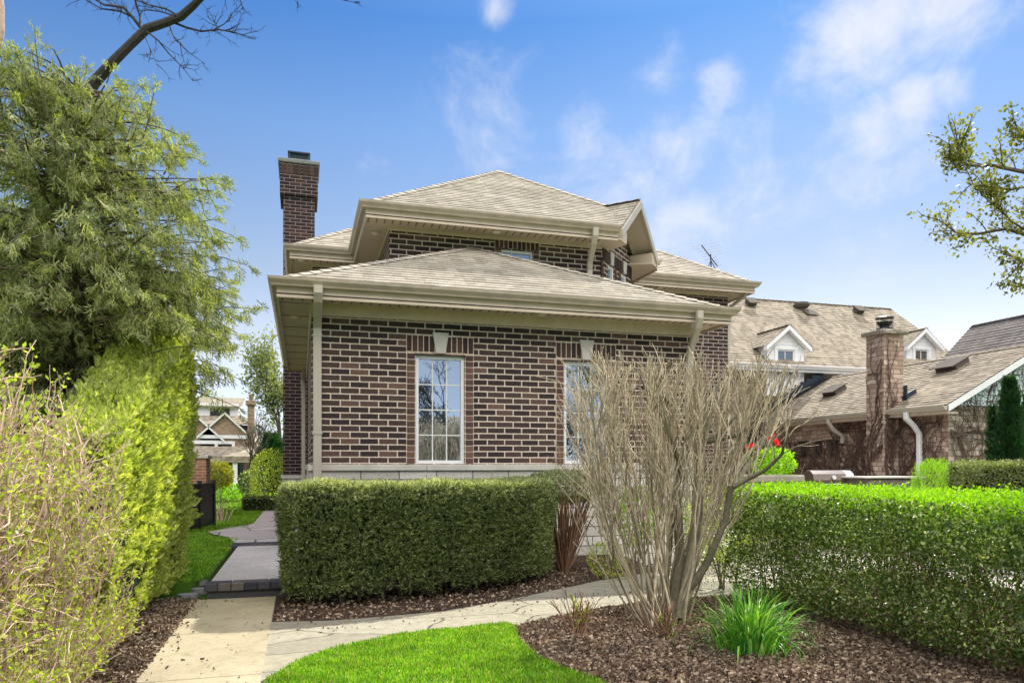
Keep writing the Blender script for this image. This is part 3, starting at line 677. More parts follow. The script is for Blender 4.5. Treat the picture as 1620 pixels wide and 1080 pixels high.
# corner soffit and returns of the gable
g=MB(); z=ZU-.235
g.prism([(6.10,14.2),(5.9,13.62),(6.25,13.62),(fl.x,fl.y),(fl.x+.33*DT.x,fl.y+.33*DT.y),(dm.x-DT.x*.6,dm.y-DT.y*.6)],z-.01,z+.012)
g.build('soffit',M['soffit'],H)
g=MB(); g.prism([(7.42,15.52),(dm.x+DT.x*.6,dm.y+DT.y*.6),(frt.x-.33*DT.x,frt.y-.33*DT.y),(frt.x,frt.y),(8.03,15.45),(8.03,15.8),(7.42,16.2)],z-.01,z+.012)
g.build('soffit',M['soffit'],H)
for e,sg in ((fl,1),(frt,-1)):
    g=MB(); c=e+DT*sg*.17-DN*.27; c.z=ZU-.11; g.obox(c,DT*.165,DN*.268,(0,0,.115)); g.build('cornice_return',M['soffit'],H)
g=MB()
for e in (fl,frt):
    a=e+Vector((0,0,-.03)); b=PK+Vector((0,0,-.03)); d=(b-a); 
    dn=Vector((0,0,-.17)); n3=DN*.035
    g.raw([a+dn,b+dn,b,a,a+dn+n3,b+dn+n3,b+n3,a+n3],[(0,3,2,1),(4,5,6,7),(0,1,5,4),(1,2,6,5),(2,3,7,6),(3,0,4,7)])
g.build('bargeboard',M['spout'],H)
g=MB()
for e in (fl,frt):
    a=e+Vector((0,0,-.03)); b=PK+Vector((0,0,-.03)); ins=-DN*.5
    g.raw([a,b,b+ins,a+ins,a-Vector((0,0,.03)),b-Vector((0,0,.03)),b+ins-Vector((0,0,.03)),a+ins-Vector((0,0,.03))],[(0,1,2,3),(4,7,6,5),(0,4,5,1),(3,2,6,7)])
    w0=e+ins+Vector((0,0,-.06)); w1=PK+ins+Vector((0,0,-.06)); n3=DN*.03; dn=Vector((0,0,-.11))
    g.raw([w0+dn,w1+dn,w1,w0,w0+dn+n3,w1+dn+n3,w1+n3,w0+n3],[(0,3,2,1),(4,5,6,7),(0,1,5,4),(1,2,6,5),(2,3,7,6),(3,0,4,7)])
g.build('gable_soffit',M['soffit'],H)
downspout(H,[(5.66,13.48,ZU-.1),(5.66,13.5,ZU-.25),(5.67,13.60,ZU-.36),(5.76,14.03,ZU-.62),(5.79,14.13,ZU-.78),(5.79,14.13,4.9)],.055,.042)
# main body
MX0,MX1,MY=.26,11.12,17.3
mb_=MB(); wallq(mb_,(MX0,MY),(MX1,MY),0,6.25); wallq(mb_,(MX0,28),(MX0,MY),0,6.25); wallq(mb_,(MX1,MY),(MX1,28),0,6.25); wallq(mb_,(MX1,28),(MX0,28),0,6.25)
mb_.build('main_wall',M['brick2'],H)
mr_=MB(); ex0,ex1,ey=-.24,11.6,16.77; k_=5.92; zr=ZU+.66*k_
strips(mr_,[(ex0,ey,ZU),(ex1,ey,ZU),(ex1-k_,ey+k_,zr)],.14); strips(mr_,[(ex0,28.5,ZU),(ex0,ey,ZU),(ex0+k_,ey+k_,zr)],.14); strips(mr_,[(ex1,ey,ZU),(ex1,28.5,ZU),(ex0+k_,ey+k_,zr)],.14); strips(mr_,[(ex1,28.5,ZU),(ex0,28.5,ZU),(ex0+k_,ey+k_,zr)],.14)
ridge_caps(mr_,(ex0,ey,ZU),(ex0+k_,ey+k_,zr)); ridge_caps(mr_,(ex1,ey,ZU),(ex0+k_,ey+k_,zr))
mr_.build('main_roof',M['shingle'],H)
eave(H,(ex0,ey),(ex1,ey),(MX0,MY),(MX1,MY),(0,-1),ZU,1,1,fr=.05)
eave(H,(ex0,28),(ex0,ey),(MX0,28),(MX0,MY),(-1,0),ZU,0,1,fr=.05,vents=False)
eave(H,(ex1,ey),(ex1,28),(MX1,MY),(MX1,28),(1,0),ZU,1,0,fr=.05,vents=False)
lamp(H,.0,17.0,ZU-.236); lamp(H,8.95,17.05,ZU-.236)
downspout(H,[(11.52,16.9,ZU-.1),(11.50,17.1,ZU-.3),(11.3,17.35,ZU-.5),(11.2,17.4,ZU-.55),(11.2,17.4,ZU-.8),(11.2,17.4,.2)],.045,.04)
# chimney
CX0,CX1,CY0,CY1=-.49,.39,22.0,23.2
c_=MB(); wallq(c_,(CX0,CY0),(CX1,CY0),1.3,9.45); wallq(c_,(CX1,CY0),(CX1,CY1),1.3,9.45); wallq(c_,(CX0,CY1),(CX0,CY0),1.3,9.45); wallq(c_,(CX1,CY1),(CX0,CY1),1.3,9.45)
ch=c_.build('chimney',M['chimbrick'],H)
c_=MB(); x0,x1,y0,y1=CX0-.09,CX1+.09,CY0-.09,CY1+.09
for A_,B_ in (((x0,y0),(x1,y0)),((x1,y0),(x1,y1)),((x1,y1),(x0,y1)),((x0,y1),(x0,y0))): wallq(c_,A_,B_,9.40,10.3)
c_.face([(x0,y0,9.40),(x0,y1,9.40),(x1,y1,9.40),(x1,y0,9.40)])
c_.build('corbel',M['chimbrick'],ch)
c_=MB()
for i in range(9): c_.bbox(x0+.04+i*.115,x0+.04+i*.115+.09,y0-.012,y0+.02,9.98,10.25,.006)
c_.build('soldier_course',M['unit_dark'],ch)
c_=MB(); c_.bbox(x0-.05,x1+.05,y0-.05,y1+.05,10.3,10.42,.02); c_.lathe((-.05,22.6,10.42),[(.5,0),(.36,.07),(.28,.1)],4)
c_.build('cap',M['cap'],ch)
c_=MB(); fz=10.5
for (dx,dy) in ((-.27,-.27),(.27,-.27),(.27,.27),(-.27,.27)): c_.box(-.05+dx-.02,-.05+dx+.02,22.6+dy-.02,22.6+dy+.02,fz,fz+.3)
c_.raw([(-.26,22.39,fz-.02),(.16,22.39,fz-.02),(.16,22.81,fz-.02),(-.26,22.81,fz-.02),(-.30,22.35,fz+.26),(.20,22.35,fz+.26),(.20,22.85,fz+.26),(-.30,22.85,fz+.26)],[(0,1,5,4),(1,2,6,5),(2,3,7,6),(3,0,4,7),(4,5,6,7)])
c_.bbox(-.37,.27,22.28,22.92,fz+.26,fz+.31,.01)
c_.build('flue_cap',M['flue'],ch)
c_=MB(); c_.bbox(CX0-.06,CX1+.06,CY0-.06,CY1,1.2,1.3,.01); c_.box(CX0-.02,CX1+.02,CY0-.02,CY1,0,1.2); c_.build('chimney_base',M['limestone'],ch)
# television antenna on the far hip
t=thing('television_antenna','thin metal television antenna on the far right hip of the brick house','antenna',P(1128,430,18.6))
b0=P(1126,428,18.6); top=P(1124,402,18.6)
g=MB(); g.tube([b0-Vector((0,0,.3)),top],.018,6); g.tube([b0-Vector((0,0,.2))+Vector((.35,.0,-.1)),b0.lerp(top,.6)],.012,5); g.tube([b0-Vector((0,0,.1))+Vector((-.08,.3,0)),b0.lerp(top,.6)],.012,5); g.build('mast',M['black'],t)
g=MB(); A_=top+Vector((-.35,-.1,.2)); B_=top+Vector((.32,.15,-.28)); g.tube([A_,B_],.016,5)
g2=MB()
for i in range(9):
    c=A_.lerp(B_,i/8); ln=.62-.04*i; dv=Vector((.97,-.1,.22)).normalized() if i<5 else Vector((.5,-.8,.1)).normalized()
    g2.tube([c-dv*ln*.5,c+dv*ln*.9 if i<5 else c+dv*ln*.4],.0055,4)
g.build('boom',M['black'],t); g2.build('antenna_rods',M['steel'],t)
# ------------------------------------------------------------------ neighbouring buildings
def simple_roof(mb, faces, expo=.17):
    for f in faces: strips(mb,f,expo,.016)
# stone garage of the neighbour, low roof, gable end facing us
GB=thing('stone_garage','low stone garage covered in bare brown vines, pale siding in its gable end','garage',(16,17,0))
gx=15.0; gy=13.9; zc_=3.2; rx=17.75; rz=4.65
w_=MB(); hs=[(2.1,2.6,1.8,2.35),(2.78,3.28,1.8,2.35),(3.46,3.96,1.8,2.35)]
wallq(w_,(gx,21.6),(gx,gy),0,3.05,hs,.15); w_.build('wall',M['stone_red'],GB)
for (a,b,c,d) in hs: window(GB,(gx,21.6),(0,-1),a,b,c,d,1,1,.12,.04,M['glassfar'],M['wood'])
w_=MB(); wallq(w_,(gx,gy),(20.5,gy),0,3.05); w_.build('end_wall',M['stone_pale'],GB)
w_=MB(); n_=11
z=3.05
while z<4.5:
    f=lambda zz:gx-.1+(zz-3.02)*(rx-gx)/(rz-zc_)
    xl=max(gx,f(z)); xr=2*rx-xl
    w_.raw([(xl,gy-.03,z),(xr,gy-.03,z),(xr,gy-.008,z+.135),(max(gx,f(z+.135)),gy-.008,z+.135)],[(0,1,2,3)]); w_.face([(xl,gy-.03,z),(xl,gy+.02,z),(xr,gy+.02,z),(xr,gy-.03,z)]); z+=.135
w_.build('gable_siding',M['siding'],GB)
r_=MB(); ov=.35
simple_roof(r_,[[(gx-ov,21.7,zc_-.18),(gx-ov,gy-.3,zc_-.18),(rx,gy-.3,rz),(rx,21.7,rz)],[(2*rx-gx+ov,gy-.3,zc_-.18),(2*rx-gx+ov,21.7,zc_-.18),(rx,21.7,rz),(rx,gy-.3,rz)]],.14)
ridge_caps(r_,(rx,gy-.3,rz),(rx,21.7,rz)); r_.build('roof',M['shingleB'],GB)
f_=MB(); zz=zc_-.18
for sx in (-1,1):
    xe=gx-ov if sx<0 else 2*rx-gx+ov
    a=Vector((xe,gy-.3,zz-.02)); b=Vector((rx,gy-.3,rz-.02)); dn=Vector((0,0,-.16)); n3=Vector((0,.03,0))
    f_.raw([a+dn,b+dn,b,a,a+dn+n3,b+dn+n3,b+n3,a+n3],[(0,1,2,3),(4,7,6,5),(0,4,5,1),(2,6,7,3)])
    f_.raw([a+dn,b+dn,b+dn+Vector((0,.3,0)),a+dn+Vector((0,.3,0))],[(0,1,2,3)])
f_.build('bargeboard',M['white'],GB)
gutter(GB,(gx-ov,21.6,zz),(gx-ov,gy-.3,zz),(-1,0),mat=M['spout'])
f_=MB(); f_.box(gx-ov,gx-ov+.03,gy-.3,21.6,zz-.2,zz-.02); f_.box(gx-ov+.03,gx,gy-.27,21.6,zz-.2,zz-.17); f_.build('fascia',M['trim'],GB)
downspout(GB,[(gx-.42,14.75,zz-.1),(gx-.42,14.75,zz-.25),(gx-.2,14.72,zz-.45),(gx-.06,14.7,zz-.65),(gx-.06,14.7,.2)],.06,.045,(0,1,0),M['white'])
downspout(GB,[(gx-.42,17.55,zz-.1),(gx-.42,17.55,zz-.2),(gx-.3,17.5,zz-.4),(gx-.06,17.4,zz-.6),(gx-.06,17.4,zz-.8)],.05,.045,(0,1,0),M['spout'])
# chimney of the garage
c0=P(1400,600,16.3); cx0,cx1,cy0,cy1=14.5,15.12,15.39,16.0
c_=MB()
for A_,B_ in (((cx0,cy0),(cx1,cy0)),((cx1,cy0),(cx1,cy1)),((cx1,cy1),(cx0,cy1)),((cx0,cy1),(cx0,cy0))): wallq(c_,A_,B_,0,5.0)

cc=c_.build('chimney',M['stone_red'],GB)
c_=MB(); c_.bbox(cx0-.1,cx1+.1,cy0-.1,cy1+.1,5.0,5.12,.02); c_.build('cap',M['stone_pale'],cc)
c_=MB(); fx,fy=(cx0+cx1)/2,(cy0+cy1)/2
c_.lathe((fx,fy,5.12),[(.15,0),(.15,.04),(.2,.05),(.2,.08),(.12,.10),(.12,.14),(.16,.17),(.19,.23),(.19,.25)],18)
for i in range(10):
    a=i*math.pi/5; c_.tube([(fx+.2*math.cos(a),fy+.2*math.sin(a),5.19),(fx+.2*math.cos(a),fy+.2*math.sin(a),5.46)],.007,4)
c_.lathe((fx,fy,5.46),[(.23,0),(.235,.012),(.19,.04),(.07,.055)],18); c_.build('flue_cap',M['black'],cc)
c_=MB(); c_.obox((cx1+.015,cy0+.25,3.42),(.012,.0,.0),(0,.36,0),(0,0,.24)); c_.obox((gx+.32,cy0-.02,3.36),(.22,0,.11),(0,.015,0),(-.05,0,.13)); c_.build('flashing',M['flue'],cc)
# roof vents on the garage
def box_vent(parent,p,T=(0,1,0),w=.28,slope=(1,0,.5)):
    g=MB(); T=Vector(T); S=Vector(slope).normalized(); Nn=T.cross(S).normalized(); 
    if Nn.z<0: Nn=-Nn
    g.obox(p+Nn*.09,T*w,S*w*.75,Nn*.09); g.obox(p+Nn*.19-S*.05,T*(w+.05),S*(w*.75+.1),Nn*.012); return g.build('roof_vent',M['vent'],parent)
box_vent(GB,Vector((17.0,15.6,4.22)),(0,1,0),.33,(1,0,.52)); box_vent(GB,Vector((16.3,19.3,3.87)),(0,1,0),.3,(1,0,.52))
c_=MB(); 
for i in range(11):
    x=15.15+i*.235; zr_=zc_-.18+(x-(gx-.35))*(rz-zc_+.18)/(rx-gx+.35)
    c_.box(x,x+.235,21.60,21.63,zr_-.02,zr_+.36)
c_.raw([(15.0,21.58,3.28),(17.7,21.58,4.66),(17.7,21.1,4.66),(15.0,21.1,3.28)],[(0,1,2,3),(3,2,1,0)]); c_.build('stepped_flashing',M['flue'],GB)
# large neighbouring house behind the garage
HB=thing('dormer_house','tall tan shingle roof house with white dormers rising behind the stone garage','house',(19,26,0))
by=21.95; bx0,bx1=13.6,24.4; ze=5.05
w_=MB(); wallq(w_,(bx0,by),(bx1,by),0,4.95); wallq(w_,(bx1,by),(bx1,30),0,4.95); wallq(w_,(bx0,30),(bx0,by),0,4.95)
w_.face([(bx1,by,4.95),(bx1,29.6,4.95),(bx1,25.8,8.2)]); w_.build('wall',M['stone'],HB)
r_=MB(); ry=25.9; rzz=8.42
simple_roof(r_,[[(bx0-.3,by-.45,ze),(bx1+.35,by-.45,ze),(bx1+.35,ry,rzz),(bx0-.3,ry,rzz)],[(bx1+.35,2*ry-by+.45,ze),(bx0-.3,2*ry-by+.45,ze),(bx0-.3,ry,rzz),(bx1+.35,ry,rzz)]])
ridge_caps(r_,(bx0-.3,ry,rzz),(bx1+.35,ry,rzz)); r_.build('roof',M['shingleB'],HB)
gutter(HB,(bx0-.3,by-.45,ze),(bx1+.35,by-.45,ze),(0,-1),mat=M['white'])
f_=MB(); f_.box(bx0-.3,bx1+.35,by-.45,by-.42,ze-.22,ze-.02); f_.box(bx0-.3,bx1+.35,by-.42,by,ze-.22,ze-.2); f_.build('fascia',M['white'],HB)
f_=MB(); a=Vector((bx1+.36,by-.45,ze-.02)); b=Vector((bx1+.36,ry,rzz-.02)); dn=Vector((0,0,-.2)); f_.raw([a,b,b+dn,a+dn,a+Vector((-.04,0,0)),b+Vector((-.04,0,0)),b+dn+Vector((-.04,0,0)),a+dn+Vector((-.04,0,0))],[(0,1,2,3),(4,7,6,5),(3,2,6,7)]); f_.build('bargeboard',M['white'],HB)
def dormer(px,pyk,hw,zb,fy,hwin,label):
    c=P(px,pyk,fy); zp=c.z; x=c.x; sl=.82
    ze_=zp-hw*sl; g=MB(); w=hw-.16
    wallq(g,(x-w,fy),(x+w,fy),zb,ze_+.04,[(w-hwin,w+hwin,ze_-1.02,ze_-.08)],.06); g.face([(x-w,fy,ze_+.04),(x+w,fy,ze_+.04),(x,fy,ze_+.04+w*sl)])
    wallq(g,(x-w,fy+4),(x-w,fy),zb,ze_+.04); wallq(g,(x+w,fy),(x+w,fy+4),zb,ze_+.04)
    z=ze_-1.0
    while z<zp-.2: 
        ww=w if z<ze_ else max(0,w-(z-ze_)/sl)
        if z>ze_-.05: g.box(x-ww,x+ww,fy-.012,fy,z,z+.012)
        z+=.12
    d=g.build('dormer',M['white'],HB); d['label']=label
    g=MB(); strips(g,[(x-hw,fy-.22,ze_),(x,fy-.22,zp),(x,fy+4,zp),(x-hw,fy+4,ze_)],.15); strips(g,[(x+hw,fy-.22,ze_),(x+hw,fy+4,ze_),(x,fy+4,zp),(x,fy-.22,zp)],.15); ridge_caps(g,(x,fy-.22,zp),(x,fy+3,zp)); g.build('dormer_roof',M['shingleB'],d)
    g=MB()
    for s_ in (-1,1):
        a=Vector((x+s_*hw,fy-.22,ze_-.01)); b=Vector((x,fy-.22,zp-.01)); dn=Vector((0,0,-.16)); n3=Vector((0,.18,0)); g.raw([a,b,b+dn,a+dn,a+n3,b+n3,b+dn+n3,a+dn+n3],[(0,1,2,3),(4,7,6,5),(3,2,6,7),(0,3,7,4)])
    g.box(x-hwin-.09,x-hwin,fy-.03,fy-.002,ze_-1.1,ze_-.02); g.box(x+hwin,x+hwin+.09,fy-.03,fy-.002,ze_-1.1,ze_-.02); g.box(x-hwin-.12,x+hwin+.12,fy-.035,fy-.003,ze_-.08,ze_+.02)
    g.build('dormer_trim',M['white'],d)
    window(d,(x-w,fy),(1,0),w-hwin,w+hwin,ze_-1.02,ze_-.08,2,2,.03,.05,M['glassfar'],mw=.03)
dormer(1243,515,.92,4.0,21.75,.36,'dormer on the left side of the roof')
dormer(1458,520,.86,4.9,22.2,.33,'dormer on the right side of the roof')
for (px,py) in ((1187,481),(1357,488)):
    p=P(px,py,25.35); p.z=rzz-(ry-25.35)*.74+.03; box_vent(HB,p,(1,0,0),.19,(0,1,.75))
p=P(1268,487,25.3); g=MB(); g.lathe((p.x,p.y,p.z-.15),[(.14,0),(.14,.12),(.26,.16),(.33,.26),(.28,.36),(.12,.40)],16); g.obox(p+Vector((.2,-.3,-.22)),(.28,0,0),(0,.2,.14),(0,0,.012)); g.build('turbine_vent',M['vent'],HB)
# the grey roofed wing at the far right
HD=thing('grey_roof_house','house with a dark grey shingle roof at the right edge behind the garage','house',(26,17,0))
dx=24.1; dz=6.8
w_=MB(); wallq(w_,(dx-3.6,21),(dx-3.6,9),0,3.4); wallq(w_,(dx-3.6,9),(dx+3.6,9),0,3.4); wallq(w_,(dx+3.6,21),(dx-3.6,21),0,3.4); w_.face([(dx-3.6,21,3.4),(dx+3.6,21,3.4),(dx,21,6.6)]); w_.face([(dx-3.6,9,3.4),(dx+3.6,9,3.4),(dx,9,6.6)]); w_.build('wall',M['stone'],HD)
r_=MB(); simple_roof(r_,[[(dx-4,21.3,dz-3.7),(dx-4,8.7,dz-3.7),(dx,8.7,dz),(dx,21.3,dz)],[(dx+4,8.7,dz-3.7),(dx+4,21.3,dz-3.7),(dx,21.3,dz),(dx,8.7,dz)]]); ridge_caps(r_,(dx,8.7,dz),(dx,21.3,dz)); r_.build('roof',M['shingleD'],HD)
# far house seen down the left side of the garden
FH=thing('far_house','distant gabled house with tan roof, white windows and thin brick chimney beyond the lawn','house',P(350,760,46))
def FP(px,py,Y=46): return P(px,py,Y)
a=FP(312,700); zb=0
x0=FP(250,700).x; x1=FP(403,700).x; xm=FP(345,700).x
ztop=FP(350,672).z; zmid=FP(350,713).z
w_=MB(); wallq(w_,(x0,46),(x1,46),0,ztop); w_.build('wall',M['farbrick'],FH)
w_=MB(); wallq(w_,(x1,46),(x1,54),0,ztop); w_.build('side_wall',M['trim'],FH)
r_=MB(); pk=FP(336,634,50)
simple_roof(r_,[[(x0,45.4,ztop),(x1+.3,45.4,ztop),(pk.x,50,pk.z),(x0,50,pk.z)],[(x1+.3,45.4,ztop),(x1+.3,55,ztop),(pk.x,50,pk.z)]],.35); r_.build('roof',M['shingleB'],FH)
def fgable(px,pyk,hw,Y,zb_,nm='front_gable'):
    c=P(px,pyk,Y); g=MB(); z2=c.z-hw*.95
    g.face([(c.x-hw+.15,Y,zb_),(c.x+hw-.15,Y,zb_),(c.x+hw-.15,Y,z2+.1),(c.x,Y,c.z-.05),(c.x-hw+.15,Y,z2+.1)])
    d=g.build(nm,M['farbrick'],FH); g=MB(); strips(g,[(c.x-hw,Y-.2,z2),(c.x,Y-.2,c.z),(c.x,Y+4,c.z),(c.x-hw,Y+4,z2)],.35); strips(g,[(c.x+hw,Y-.2,z2),(c.x+hw,Y+4,z2),(c.x,Y+4,c.z),(c.x,Y-.2,c.z)],.35); g.build('gable_roof',M['shingleB'],d)
    g=MB()
    for s_ in (-1,1):
        a_=Vector((c.x+s_*hw,Y-.22,z2)); b_=Vector((c.x,Y-.22,c.z)); dn=Vector((0,0,-.13)); g.face([a_,b_,b_+dn,a_+dn])
    g.box(c.x-hw+.1,c.x+hw-.1,Y-.1,Y,z2-.1,z2+.1); g.build('gable_trim',M['white'],d)
    w2=hw-.15; window(d,(c.x-w2,Y),(1,0),w2-.55,w2+.55,z2-1.9,z2-.25,1,2,-.06,.17,M['glassfar'])
    return d
fgable(315,660,1.5,45.3,zmid); fgable(356,652,1.5,45.3,zmid)
g=MB(); c=FP(352,627,48); g.box(c.x-1.6,c.x+1.0,47.0,50,c.z-2.0,c.z-.5); d=g.build('shed_dormer',M['white'],FH); g=MB(); strips(g,[(c.x-2.2,46.7,c.z-.7),(c.x+1.2,46.7,c.z-.7),(c.x+1.2,50,c.z+.1),(c.x-2.2,50,c.z+.1)],.35); g.build('dormer_roof',M['shingleB'],d); g=MB(); g.box(c.x-.6,c.x+.5,46.95,47.0,c.z-1.7,c.z-.8); g.build('pane',M['glassfar'],d)
g=MB(); pz=FP(350,722).z; g.raw([(x0,43.4,pz),(FP(414,700,43).x,43.4,pz),(FP(408,700,46).x,46,zmid+.5),(x0,46,zmid+.5)],[(0,1,2,3)]); g.box(x0,FP(414,700,43).x,43.4,43.5,pz-.35,pz); g.build('porch_roof',M['shingleB'],FH)
for px in (330,372,412):
    g=MB(); p=P(px,740,43.6); g.box(p.x-.12,p.x+.12,43.5,43.74,0,pz-.3); g.build('porch_post',M['white'],FH)
for px in (357,385): 
    g=MB(); p=P(px,740,45.9); window(FH,(p.x,46),(1,0),-.5,.5,.9,2.4,1,2,-.05,.12,M['glassfar'])
g=MB(); A_=FP(393,700).x; B_=FP(403,700).x; ct=FP(398,642).z
for q_,w0,w1 in ((A_,B_,0),): 
    for a_,b_ in (((A_,45.2),(B_,45.2)),((B_,45.2),(B_,46)),((B_,46),(A_,46)),((A_,46),(A_,45.2))): wallq(g,a_,b_,0,ct)
d=g.build('chimney',M['farbrick'],FH); g=MB(); g.box(A_-.1,B_+.1,45.1,46.1,ct,ct+.25); g.lathe(((A_+B_)/2,45.6,ct+.25),[(.13,0),(.15,.4)],10); g.build('chimney_cap',M['farbrick'],d)
# left neighbour behind the big conifer, and brick garden pillar
LN=thing('pink_brick_house','salmon brick house glimpsed through the big conifer on the left','house',(-9,20,0))
w_=MB(); wallq(w_,(-4.7,19.5),(-4.7,29),0,6.6); wallq(w_,(-16,19.5),(-4.7,19.5),0,6.6,[(8.2,9.2,3.6,5.2)],.1); w_.build('wall',M['redbrick'],LN)
window(LN,(-16,19.5),(1,0),8.2,9.2,3.6,5.2,2,2,.05,.06,M['glassfar'])
r_=MB(); simple_roof(r_,[[(-16.5,19,6.6),(-4.2,19,6.6),(-8.5,23.3,8.3),(-16.5,23.3,8.3)],[(-4.2,19,6.6),(-4.2,29,6.6),(-8.5,25,8.3),(-8.5,23.3,8.3)]]); r_.build('roof',M['shingleB'],LN)
PL=thing('brick_pillar','salmon brick garden pillar standing above the black fence','pillar',G(318,790,.1)+(0,))
p=P(318,722,21); g=MB()
for A_,B_ in (((p.x-.75,21),(p.x+.13,21)),((p.x+.13,21),(p.x+.13,21.9)),((p.x-.75,21.9),(p.x-.75,21))): wallq(g,A_,B_,0,p.z-.05)
g.build('shaft',M['redbrick'],PL); g=MB(); g.bbox(p.x-.8,p.x+.18,20.95,21.95,p.z-.05,p.z+.03,.01); g.build('coping',M['limestone'],PL)
# black metal fence
FN=thing('metal_fence','black solid metal fence panel between the tall arborvitae and the lawn','fence',(-2.6,16,.15))
a=PT(285,800,15.0); b=PT(338,800,17.0); a=Vector((a.x,a.y,0)); b=Vector((b.x,b.y,0)); T=(b-a).normalized(); Nv=Vector((T.y,-T.x,0)); Ln=(b-a).length
g=MB(); g.obox(a+T*Ln/2+Vector((0,0,.70)),T*Ln/2,Nv*.012,(0,0,.46)); g.build('panel',M['black'],FN)
g=MB()
for z_ in (.24,.95,1.17): g.obox(a+T*Ln/2+Vector((0,0,z_)),T*Ln/2,Nv*.03,(0,0,.022))
g.build('rail',M['black'],FN)
for s_ in (0,Ln*.55,Ln): 
    g=MB(); g.obox(a+T*s_+Vector((0,0,.67)),T*.035,Nv*.035,(0,0,.55)); g.obox(a+T*s_+Vector((0,0,1.235)),T*.045,Nv*.045,(0,0,.015)); g.build('post',M['black'],FN)
# houses and trees across the street (behind the camera; seen in the window glass)
RH=thing('street_house','tan shingle roof house mirrored in the garage window','house',(8,-16,0))
g=MB(); g.box(1.5,12.5,-22,-15,0,2.7); g.build('wall',M['stone_pale'],RH)
g=MB(); simple_roof(g,[[(1,-14.5,2.7),(13,-14.5,2.7),(9.5,-18.5,4.5),(4.5,-18.5,4.5)],[(1,-22.5,2.7),(1,-14.5,2.7),(4.5,-18.5,4.5)],[(13,-14.5,2.7),(13,-22.5,2.7),(9.5,-18.5,4.5)],[(13,-22.5,2.7),(1,-22.5,2.7),(4.5,-18.5,4.5),(9.5,-18.5,4.5)]]); g.build('roof',M['shingleB'],RH)
# ------------------------------------------------------------------ ground
def structure(name, mb, mat): o=mb.build(name,mat); return tag(o,kind='structure')
g=MB(); g.sheet([(-400,-300),(400,-300),(400,600),(-400,600)],-.012); structure('ground',g,M['ground'])
def GP(l,z=0): return [G(px,py,z) for px,py in l]
def inpoly(x,y,poly):
    r=np.zeros(len(x),bool); n=len(poly)
    for i in range(n):
        x1,y1=poly[i]; x2,y2=poly[(i+1)%n]
        if y1==y2: continue
        c=((y1>y)!=(y2>y)); xi=(x2-x1)*(y-y1)/(y2-y1)+x1; r^=c&(x<xi)
    return r
# bed of mulch under everything near the house and at the right
bed=[(-3.6,3.0),(-1.2,3.0),(-1.2,9.3),(-.22,9.3),(-.22,11.9),(7.2,11.9),(7.2,8.2),(6.2,7.6),(6.3,2.0),(2.55,2.0),(2.55,3.9),(2.6,4.9),(1.9,5.3),(1.35,5.9),(.9,6.6),(-.2,7.6),(-1.2,7.6)]
SOIL=[[(6.3,1.5),(8.95,1.5),(8.75,9.0),(7.2,9.0),(6.3,8.2)],[(-3.6,2),(-1.18,2),(-1.18,9.5),(-3.6,9.5)],[(-.3,7.3),(5.2,8.6),(5.4,11.99),(-.1,11.99),(-.1,9.3),(-.3,9.3)],
      GP([(812,992),(820,1015),(850,1042),(905,1066),(950,1080)])+[(1.95,4.0),(2.2,2.2),(6.4,2.2),(6.4,7.7),(4.7,7.75)]+GP([(1040,950),(960,962),(880,976)])]
g=MB()
for s_ in SOIL: g.sheet(s_[::-1],-.004)
structure('mulch_bed',g,M['soil'])
# concrete path with tooled joints
g=MB(); ys=[1.0,4.45,5.85,7.42,8.9,9.27]
for i in range(len(ys)-1): g.bbox(-1.22,-.285,ys[i]+.005,ys[i+1]-.005,-.1,.012,.008)
structure('concrete_path',g,M['concrete'])
# curved flagstone path
low=[(409,1080),(470,1048),(520,1028),(640,1003),(800,986),(812,990),(880,974),(960,960),(1040,948),(1165,948)]
up_=[(427,984),(520,982),(600,976),(700,967),(800,950),(870,935),(950,918),(1030,905),(1120,893),(1200,880)]
g=MB(); a=GP(low); b=GP(up_)
for i in range(len(a)-1): g.face([(*a[i],.006),(*a[i+1],.006),(*b[i+1],.006),(*b[i],.006)])
for i in range(len(a)-1): g.face([(*a[i],-.05),(*a[i+1],-.05),(*a[i+1],.006),(*a[i],.006)])
structure('flagstone_path',g,M['flag'])
# driveway / patio court on the right
g=MB(); g.sheet([(5.0,8.1),(6.2,8.2),(7.2,8.9),(8.7,8.9),(8.9,2),(10.9,2),(10.9,7),(14.9,7.5),(14.9,21),(11.2,21),(11.2,17.2),(7.0,17.2),(7.0,12.02),(5.5,12.0)],-.002); structure('concrete_court',g,M['drive'])
# raised slab on the left with paver edging
PZ=.19
g=MB(); g.box(-1.05,.12,9.45,13.45,0,PZ-.004); structure('patio',g,M['patio'])
g=MB(); g.box(-1.07,.12,9.28,9.46,-.02,.095); structure('step_riser',g,M['black'] if False else M['paver'])
g=MB()
x=-1.1
while x<.12: 
    w_=.15; g.bbox(x+.003,min(.12,x+w_-.003),9.24,9.30+.02,.10,PZ+.001,.008); x+=w_
x=-1.1; i=0
while x<.12:
    w_=(.3,.42,.36,.3)[i%4]; g.bbox(x+.004,min(.12,x+w_-.004),9.325,9.49,.10,PZ+.004,.008); x+=w_; i+=1
for row in range(3):
    x=-1.25+.07*row; i=row
    while x<.1:
        w_=(.22,.30,.26)[i%3]; g.bbox(x+.004,min(.12,x+w_-.004),13.46+.2*row,13.655+.2*row,.05,PZ+.003,.008); x+=w_; i+=1
structure('paver_edging',g,M['paver'])
g=MB(); g.sheet([(-1.15,14.07),(.14,14.07),(.14,24),(-1.05,24),(-1.1,18.5),(-1.55,17.6),(-1.9,16.6),(-1.7,15.9),(-1.35,15.2)],PZ-.002)
g.box(-1.1,.14,14.07,24,.0,PZ-.01); structure('rear_flagstone_path',g,M['flagrear'])
